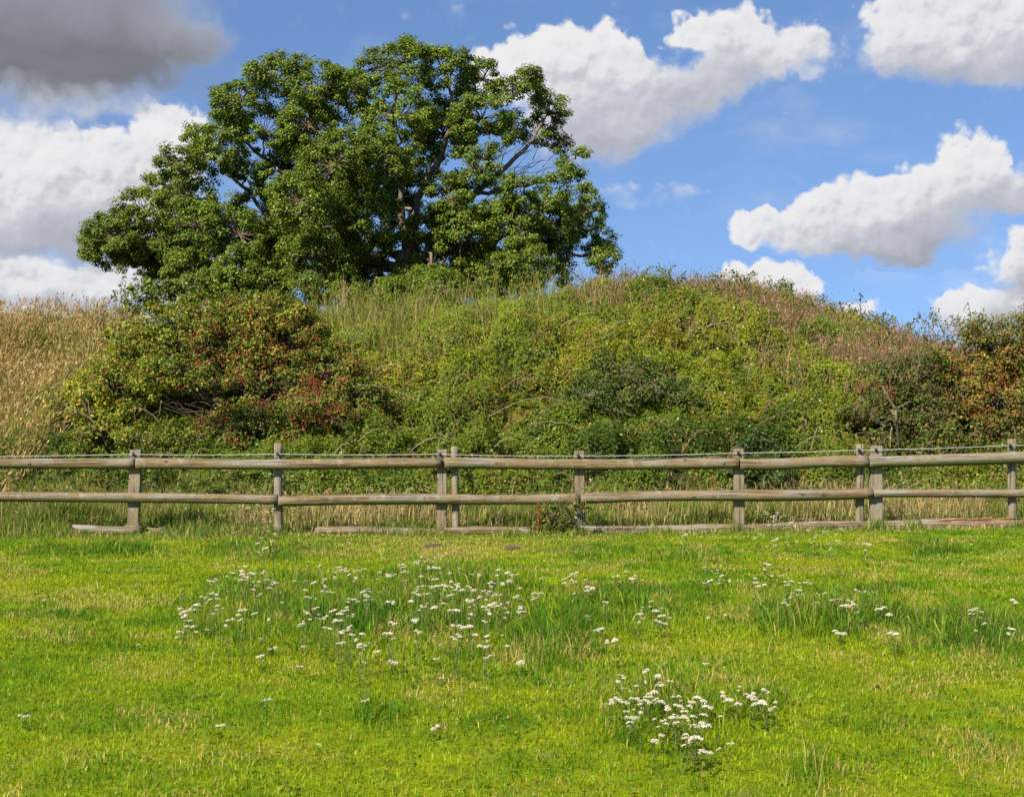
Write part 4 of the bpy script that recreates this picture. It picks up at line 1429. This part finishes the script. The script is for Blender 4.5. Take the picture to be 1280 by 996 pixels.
def build_fence():
    org = (0, FY, 0)
    t = thing("fence", "weathered post and rail fence with half round timber rails across the field", "fence", org)
    k = FY / FPX
    # sawn posts: px left, right, top, lean
    for i, (cx, w, top, lean) in enumerate([(-215, 14, 562, 0), (168.5, 14.5, 562, 0.03), (552, 13, 561, 0.0), (724.5, 13, 563, 0.0), (924, 13, 561, 0.0), (1096.5, 15, 557, 0.01), (1284 + 190, 14, 552, 0), (1664, 14, 548, 0.01), (-405, 14, 562, 0)]):
        x0, x1 = (cx - w / 2 - CX) * k, (cx + w / 2 - CX) * k
        zt = EYE + (HY - top) * k
        zg = float(ground_z((x0 + x1) / 2, FY)) - 0.15
        link("post", plank_post("post", x0 - lean, x1 - lean, FY, FY + 0.10, zg, zt, M_POST, i + 3, org, lean), t)
    # round stakes behind the rails
    for i, (cx, r, top, bot) in enumerate([(348, 5.2, 554, 5), (568, 4.6, 558, 5), (1075, 5.2, 555, 0), (1265, 5.2, 548.5, 0), (-20, 5, 556, 0)]):
        Y = FY + 0.07
        kk = Y / FPX
        x = (cx - CX) * kk
        zt = EYE + (HY - top) * kk
        zg = float(ground_z(x, Y)) - 0.15
        o = link("post", log_mesh("round_post", (x + 0.03 * (i == 1), Y, zg), (x, Y, zt), r * kk * 1.05, r * kk, M_POST, False, 40 + i, org, bow=0.006), t)
        o['label'] = 'round stake'

    def rail(x0, y0, x1, y1, rpx, mat, seed, dy=-0.045, rough=0.0, half=True, label=None, r1=None):
        Y = FY + dy
        kk = Y / FPX
        a, b = P(x0, y0, Y), P(x1, y1, Y)
        o = link("rail", log_mesh("rail", a, b, rpx * kk, (r1 or rpx) * kk, mat, half, seed, org, rough), t)
        if label:
            o['label'] = label
        return o
    # top
    rail(-520, 575, 168.5, 579, 6.8, M_WOOD, 1)
    rail(170.5, 580, 551, 579.5, 6.8, M_WOOD, 2)
    rail(556, 579.5, 923, 580, 6.9, M_WOOD, 3)
    rail(924.5, 580, 1084, 577, 7.2, M_WOOD, 4, r1=7.4)
    rail(1085.5, 577, 1720, 561, 7.6, M_WOOD, 5)
    # middle
    rail(-520, 613, 347, 625, 6.4, M_WOOD, 6)
    rail(348.5, 626, 724, 622.5, 6.7, M_WOOD, 7)
    rail(725.5, 622.5, 1090, 616.5, 6.7, M_WOOD, 8, r1=7.2)
    rail(1091.5, 617.5, 1720, 612, 5.2, M_WOOD_OLD, 9, rough=0.02, label='thin pale bleached rail')
    # bottom, half rotted away
    rail(95, 661.5, 176, 663, 5.4, M_WOOD_OLD, 10, rough=0.04, label='short rotted stub of the bottom rail')
    rail(188, 664, 208, 665, 5.0, M_WOOD_OLD, 11, rough=0.04, label='broken rotten end of the bottom rail')
    rail(395, 663, 549, 664.5, 5.0, M_WOOD, 12, rough=0.02)
    rail(555, 664.5, 664, 663.5, 6.0, M_WOOD, 13, rough=0.01)
    rail(721, 662.5, 923, 661, 5.8, M_WOOD_OLD, 14, rough=0.02, r1=6.0, dy=-0.06)
    rail(924.5, 661, 1150, 655.5, 6.4, M_WOOD_OLD, 15, r1=7.0, dy=-0.06)
    rail(1150.5, 655.5, 1720, 648, 7.0, M_WOOD_OLD, 16, dy=-0.06)
    # splintered heartwood on the last rail: torn slivers lying along it
    s = Soup()
    g = np.random.default_rng(5)
    Y = FY - 0.115
    for q in range(18):
        x0 = g.uniform(1165, 1262)
        ln = g.uniform(14, 60)
        yy = 651.5 + g.uniform(-3.2, 3.6) - (x0 - 1150) * 0.016
        a, b = P(x0, yy, Y + g.uniform(-0.004, 0.012)), P(min(x0 + ln, 1330), yy + g.normal(0, 0.8) - ln * 0.012, Y + g.uniform(-0.012, 0.01))
        add_tube(s, np.array([a, (a + b) / 2 + np.array([0, g.normal(0, .006), 0]), b]), [0.006, g.uniform(0.008, 0.016), 0.003], (1, 1, 1), 5)
    o = link("splinters", s.mesh("splinters", M_WOOD_RED, org), t)
    o['label'] = 'reddish splintered wood of the split bottom rail'
    # the white electric rope with its black insulators
    s = Soup()
    wp = [(-520, 569), (168, 567.8), (348, 567.5), (551, 567.5), (568, 568.2), (724, 569.8), (924, 566), (1075, 562.5), (1096, 562), (1264, 556.6), (1720, 548)]
    Yw = FY - 0.03
    pts = []
    for (a, b) in zip(wp[:-1], wp[1:]):
        for q in range(8):
            f = q / 8
            sag = 0.010 * (b[0] - a[0]) / 180 * 4 * f * (1 - f)
            p = P(a[0] + (b[0] - a[0]) * f, a[1] + (b[1] - a[1]) * f, Yw)
            p[2] -= sag
            pts.append(p)
    pts.append(P(*wp[-1], Yw))
    add_tube(s, np.array(pts), 0.0052, (1, 1, 1), 6)
    w = link("wire", s.mesh("wire", M_WIRE, org, True), t)
    for (x, y) in wp[1:-1]:
        if x in (568, 1096 + 1):
            continue
        s = Soup()
        p = P(x - 1, y, Yw)
        add_tube(s, np.array([p + np.array([0, 0.06, 0.0]), p + np.array([0, 0.03, 0.0]), p + np.array([0, -0.005, 0.0])]), [0.014, 0.016, 0.022], (1, 1, 1), 8)
        add_tube(s, np.array([p + np.array([-0.02, 0, 0.022]), p + np.array([0.0, -0.01, 0.0]), p + np.array([0.02, 0, -0.022])]), 0.009, (1, 1, 1), 6)
        link("insulator", s.mesh("insulator", M_BLACK, org), w)


build_fence()


# dead dock stalk beside the little bush
def build_dock():
    base = P(673, 668, 19.25)
    base[2] = float(ground_z(base[0], base[1]))
    t = thing("dock_plant", "dead rust brown dock stalk in front of the little bush at the fence", "plant", tuple(base))
    s = Soup()
    top = P(673, 628, 19.25)
    pts = curve(base, top, 0, 0.05, 6)
    add_tube(s, pts, np.linspace(0.014, 0.006, 6), (0.22, 0.10, 0.045), 5)
    link("stem", s.mesh("stem", col_mat("dock_brown", 0.9), base), t)
    s = Soup()
    n = 260
    f = rng.uniform(0.25, 1.0, n)
    pp = base + (top - base) * f[:, None] + rng.normal(0, 0.022, (n, 3))
    add_leaves(s, pp, rand_dir(n), 0.022, 0.016, palette(n, [(0.22, 0.095, 0.04), (0.14, 0.06, 0.03), (0.30, 0.14, 0.06)], [3, 2, 1]))
    link("leaves", s.mesh("dock_seeds", M_DRY, base), t)  # the dock's brown seeds along the stalk, not true leaves


build_dock()


def build_clods():
    import bmesh
    for (px, py, r, lab) in ((641, 686, 0.10, 'dark molehill of soil just below the broken gap in the bottom rail'), (541, 684, 0.11, 'dark molehill of soil in the straw before the centre left post'), (76, 688, 0.09, 'dark molehill of soil in the grass near the left edge of the field')):
        Y = FPX * EYE / (py - HY)
        x = (px - CX) * Y / FPX
        bm = bmesh.new()
        bmesh.ops.create_icosphere(bm, subdivisions=4, radius=1.0)
        g = random.Random(px)
        ph = [g.uniform(0, 6) for _ in range(6)]
        for v in bm.verts:
            d = v.co.copy()
            q = 1 + 0.16 * math.sin(5 * d.x + ph[0]) * math.sin(4 * d.y + ph[1]) + 0.12 * math.sin(11 * d.x + ph[2]) * math.sin(9 * d.z + ph[3]) + g.uniform(-0.08, 0.08)
            v.co = Vector((d.x * r * 1.05 * q, d.y * r * 0.8 * q, d.z * r * 0.38 * q))
        me = bpy.data.meshes.new("molehill")
        bm.to_mesh(me)
        bm.free()
        me.materials.append(M_SOIL)
        o = link("molehill", me, None, (x, Y, float(ground_z(x, Y)) + 0.015))
        o['label'], o['category'], o['group'] = lab, 'molehill', 'molehills before the fence'


build_clods()


# ------------------------------------------------------------------ yarrow
def yarrow_parts(seed):
    """head (white corymb), stem and feathery leaves of one plant, 1 m tall before scaling in z"""
    g = np.random.default_rng(seed)
    head = Soup()
    stem = Soup()
    leaf = Soup()
    kind = seed % 4
    subs = [[(0, 0, 0.028)], [(-0.022, 0.004, 0.022), (0.024, -0.004, 0.024)], [(-0.030, 0.0, 0.020), (0.006, -0.008, 0.024), (0.040, 0.006, 0.017)], [(-0.012, 0.006, 0.026), (0.026, -0.01, 0.020)]][kind]
    white = [(0.52, 0.475, 0.385), (0.43, 0.365, 0.30), (0.60, 0.565, 0.49)]
    if seed % 4 == 3:
        white = [(0.60, 0.50, 0.42), (0.70, 0.62, 0.54), (0.46, 0.36, 0.28)]
    sh = [(a * 1.0, b, 0.012 * g.normal()) for a, b, _ in subs]
    for (hx, hy, R), (sx, sy, dz) in zip(subs, sh):
        n = int(26 * (R / 0.026) ** 2)
        rr = R * np.sqrt((np.arange(n) + 0.5) / n)
        a = np.arange(n) * 2.399963
        top = np.array([hx, hy, dz])
        base = np.array([hx * 0.3, hy * 0.3, -0.06])
        add_tube(head, np.array([base, (base + top) / 2, top - np.array([0, 0, 0.004])]), [0.0022, 0.002, 0.0016], (0.18, 0.19, 0.06), 4)
        for i in range(n):
            c = top + np.array([rr[i] * math.cos(a[i]), rr[i] * math.sin(a[i]), 0.010 * (1 - (rr[i] / R) ** 2) + g.normal(0, 0.002)])
            r = g.uniform(0.0042, 0.0062)
            aa = np.arange(6) * math.pi / 3 + g.uniform(0, 1)
            ring = c + np.stack([np.cos(aa) * r, np.sin(aa) * r, np.full(6, -0.0012)], -1)
            low = c + np.stack([np.cos(aa) * r * 0.5, np.sin(aa) * r * 0.5, np.full(6, -0.007)], -1)
            v = np.concatenate([[c + np.array([0, 0, 0.0022])], ring, low])
            k = np.arange(6)
            f3 = np.stack([np.zeros(6, int), 1 + k, 1 + (k + 1) % 6], -1)
            f4 = np.stack([1 + k, 7 + k, 7 + (k + 1) % 6, 1 + (k + 1) % 6], -1)
            col = np.array(white[g.integers(len(white))]) * g.uniform(0.9, 1.05)
            cc = np.tile(col, (13, 1))
            cc[0] = col * np.array([0.95, 0.86, 0.62])
            cc[7:] = (0.30, 0.33, 0.14)
            head.add(v, [f3, f4], np.clip(cc, 0, 0.86))
    # leaves are spread up the unit stem, given in stem space (0..1)
    n = 26
    f = g.uniform(0.05, 0.85, n)
    an = g.uniform(0, 6.28, n)
    return head, stem, (f, an)


def build_yarrow():
    heads = [yarrow_parts(i) for i in range(12)]
    mh, ms, ml = [], [], []
    M_ST = col_mat("yarrow_green", 0.7)
    HEIGHTS = [0.09, 0.16, 0.24, 0.32, 0.42]
    for i, (h, s, lf) in enumerate(heads):
        mh.append(h.mesh("flower_head", M_FLOWER))
        row_s, row_l = [], []
        for H in HEIGHTS:
            s2 = Soup()
            g = np.random.default_rng(i * 7 + int(H * 100))
            b = np.array([g.normal(0, 0.03), g.normal(0, 0.03), -H])
            add_tube(s2, np.array([b, b * np.array([0.6, 0.6, 0.5]) - np.array([0, 0, 0.02]), np.array([0, 0, -0.058])]), [0.0034, 0.003, 0.0026], [(0.15, 0.18, 0.05), (0.20, 0.14, 0.06), (0.13, 0.17, 0.05)][i % 3], 5)
            row_s.append(s2.mesh("stem", M_ST))
            f, an = lf
            z = -H + f * (H - 0.03)
            L = 0.05 * (1 - 0.6 * f)
            dirs = np.stack([np.cos(an), np.sin(an), 0.5 + 0.0 * an], -1)
            l2 = Soup()
            add_leaves(l2, np.stack([b[0] * (1 - f), b[1] * (1 - f), z], -1) + dirs * L[:, None] * 0.5, np.stack([np.cos(an) * -0.4, np.sin(an) * -0.4, np.ones(len(f))], -1), L, 0.010, palette(len(f), [(0.09, 0.17, 0.02), (0.15, 0.22, 0.03)], [2, 1]), tang=dirs)
            row_l.append(l2.mesh("leaves", M_GRASS))
        ms.append(row_s)
        ml.append(row_l)

    def z7(pts):
        return [(200 + a / 2.909, 680 + b / 2.909) for a, b in pts]

    def z8(pts):
        return [(640 + a / 2.0, 680 + b / 2.0) for a, b in pts]
    main = z7([(580, 82), (598, 125), (650, 85), (640, 100), (670, 95), (720, 95), (745, 90), (880, 72), (885, 85), (885, 100), (830, 110), (800, 100), (855, 105), (965, 62), (955, 48), (1000, 50), (1025, 47), (1003, 82), (1088, 90), (950, 117), (310, 80), (265, 105), (300, 108), (330, 115), (375, 105), (205, 127), (185, 133), (315, 120), (360, 135), (410, 133), (490, 135), (560, 140), (200, 180), (150, 185), (185, 175), (165, 195), (350, 150), (340, 165), (400, 160), (420, 140), (300, 243), (285, 258), (265, 270), (245, 285), (240, 298), (135, 222), (120, 235), (95, 245), (90, 262), (100, 297), (125, 308), (210, 225), (395, 270), (445, 210), (540, 190), (530, 165), (620, 172), (700, 200), (685, 205), (720, 203), (740, 172), (760, 165), (755, 180), (840, 210), (680, 230), (630, 242), (655, 250), (565, 235), (600, 268), (645, 275), (610, 300), (685, 305), (700, 320), (655, 320), (735, 328), (690, 300), (515, 292), (540, 262), (575, 262), (725, 355), (725, 372), (660, 358), (830, 325), (850, 290), (915, 208), (930, 272), (995, 220), (1030, 213), (940, 320), (1000, 335), (1070, 345), (1000, 130), (985, 150), (960, 150), (940, 155), (1020, 145), (1040, 150), (1060, 145), (1080, 145), (1100, 160), (1120, 160), (1140, 165), (1085, 155), (1180, 175), (1200, 180), (1220, 178), (1240, 182), (1160, 195), (1140, 200), (1120, 205), (1180, 225), (1200, 235), (1225, 225), (1215, 208), (1080, 230), (1130, 260), (1120, 293), (1135, 313), (1095, 293), (1190, 335), (1175, 370), (940, 180), (970, 180), (1055, 105), (1160, 110), (1210, 140), (1245, 140), (1265, 105), (1270, 130)])
    low = z7([(368, 340), (410, 378), (522, 372), (368, 415), (510, 440), (790, 390), (835, 388), (1005, 415), (850, 428), (1025, 485), (1265, 365), (390, 565), (750, 570), (220, 662), (580, 725), (1000, 670)]) + [(55, 748), (30, 894), (173, 806), (1268, 751), (1214, 680), (1049, 790), (651, 828)]
    midc = z8([(15, 72), (5, 75), (72, 85), (68, 122), (55, 125), (20, 108), (10, 133), (20, 163), (130, 88), (155, 75), (155, 90), (185, 88), (195, 105), (155, 120), (265, 78), (285, 68), (308, 80), (300, 88), (350, 140), (345, 155), (360, 160), (375, 160), (318, 172), (322, 180), (375, 180), (395, 185), (188, 180), (222, 212), (258, 240), (235, 145)])
    right = z8([(482, 55), (515, 68), (525, 80), (495, 90), (520, 85), (610, 90), (640, 52), (632, 100), (650, 78), (683, 98), (690, 103), (700, 88), (735, 95), (720, 118), (715, 130), (695, 138), (680, 145), (782, 120), (800, 140), (815, 135), (840, 140), (850, 145), (860, 155), (830, 150), (845, 155), (863, 118), (885, 118), (760, 145), (922, 160), (534, 175), (490, 182), (1160, 160), (1175, 165), (1150, 162), (1180, 198), (1250, 212), (945, 220), (960, 225)])
    front = z8([(485, 298), (335, 313), (280, 332), (265, 340), (395, 342), (368, 337), (310, 353), (568, 360), (632, 367), (340, 378), (325, 390), (300, 385), (290, 398), (250, 395), (350, 375), (370, 385), (410, 380), (415, 405), (390, 410), (450, 395), (465, 395), (400, 425), (420, 435), (440, 437), (395, 440), (410, 447), (430, 425), (455, 430), (320, 425), (300, 430), (295, 447), (522, 428), (598, 380), (615, 390), (627, 398), (540, 387), (375, 472), (357, 492), (445, 483), (465, 485), (450, 493), (475, 513), (490, 522), (470, 455)])
    fl = [(310, 634), (322, 631), (334, 640), (342, 636), (316, 646), (329, 652), (338, 651), (321, 660), (335, 664), (344, 668), (327, 672), (331, 684), (322, 679), (437, 679), (441, 684), (298, 652)]
    fr = [(958, 640), (966, 647), (972, 641), (982, 645), (990, 655), (1003, 648), (975, 656), (961, 656), (984, 668), (972, 672), (996, 676), (1010, 662), (1030, 665), (1045, 668), (1052, 660), (968, 676), (950, 668), (1046, 676), (850, 664), (858, 668), (1019, 671), (1085, 679)]
    sets = [
        (main, (0.20, 0.38), "white yarrow flower in the largest patch, left of the middle of the field", "yarrow in the largest patch"),
        (low, (0.05, 0.10), "short lone white yarrow flower scattered in the open turf", "lone yarrow in the turf"),
        (midc, (0.10, 0.22), "white yarrow flower in the thin drift just right of the largest patch", "yarrow in the thin drift"),
        (right, (0.12, 0.24), "white yarrow flower around the dark tussock in the right half of the field", "yarrow at the right tussock"),
        (front, (0.10, 0.20), "white yarrow flower in the nearest patch, low on the right of centre", "yarrow in the nearest patch"),
        (fl, (0.15, 0.42), "white yarrow flower in the tall stand before the left part of the fence", "yarrow at the left of the fence"),
        (fr, (0.15, 0.40), "white yarrow flower in the long grass before the right part of the fence", "yarrow at the right of the fence"),
    ]
    q = 0
    for pts, (h0, h1), label, grp in sets:
        for (px, py) in pts:
            g = random.Random(q * 13 + 5)
            h = g.uniform(h0, h1)
            zg = 0.0
            for _ in range(4):
                Y = FPX * (EYE - zg - h) / (py - HY)
                if grp.endswith('fence') and Y > 19.25:
                    Y = g.uniform(18.4, 19.2)
                x = (px - CX) * Y / FPX
                zg = float(ground_z(x, Y))
                if grp.endswith('fence') and Y >= 18.3:
                    h = max(0.06, EYE - (py - HY) * Y / FPX - zg)
            i = g.randrange(12)
            hi = min(range(len(HEIGHTS)), key=lambda a: abs(HEIGHTS[a] - h))
            sc = g.choice((0.45, 0.55, 0.62, 0.72, 0.95)) * g.uniform(0.9, 1.1) * (1.05 if grp == "lone yarrow in the turf" else 1.0)
            t = thing("yarrow", label, "flower", (x, Y, zg), grp)
            rz = g.uniform(0, 6.28)
            tilt = (g.gauss(0, 0.16), g.gauss(0, 0.12), rz)
            for nm, me in (("flower_head", mh[i]), ("stem", ms[i][hi]), ("leaves", ml[i][hi])):
                o = bpy.data.objects.new(nm, me)
                COL.objects.link(o)
                o.parent = t
                o.location = (0, 0, h)
                o.rotation_euler = tilt if nm == "flower_head" else (0, 0, rz)
                o.scale = (sc, sc, sc) if nm == "flower_head" else (sc, sc, h / HEIGHTS[hi] * 1.03)
            more = 0 if grp == "lone yarrow in the turf" else g.choice((0, 1, 1, 2))
            for _ in range(more):
                ox, oy, oh = g.gauss(0, 0.055), g.gauss(0, 0.075), h * g.uniform(0.72, 1.0)
                i2, s2 = g.randrange(12), sc * g.uniform(0.55, 0.9)
                hj = min(range(len(HEIGHTS)), key=lambda a: abs(HEIGHTS[a] - oh))
                for nm, me in (("flower_head", mh[i2]), ("stem", ms[i2][hj])):
                    o = bpy.data.objects.new(nm, me)
                    COL.objects.link(o)
                    o.parent = t
                    o.location = (ox, oy, oh)
                    o.rotation_euler = (g.gauss(0, 0.2), g.gauss(0, 0.16), g.uniform(0, 6.28)) if nm == "flower_head" else (0, 0, g.uniform(0, 6.28))
                    o.scale = (s2, s2, s2) if nm == "flower_head" else (s2, s2, oh / HEIGHTS[hj] * 1.03)
            q += 1


build_yarrow()
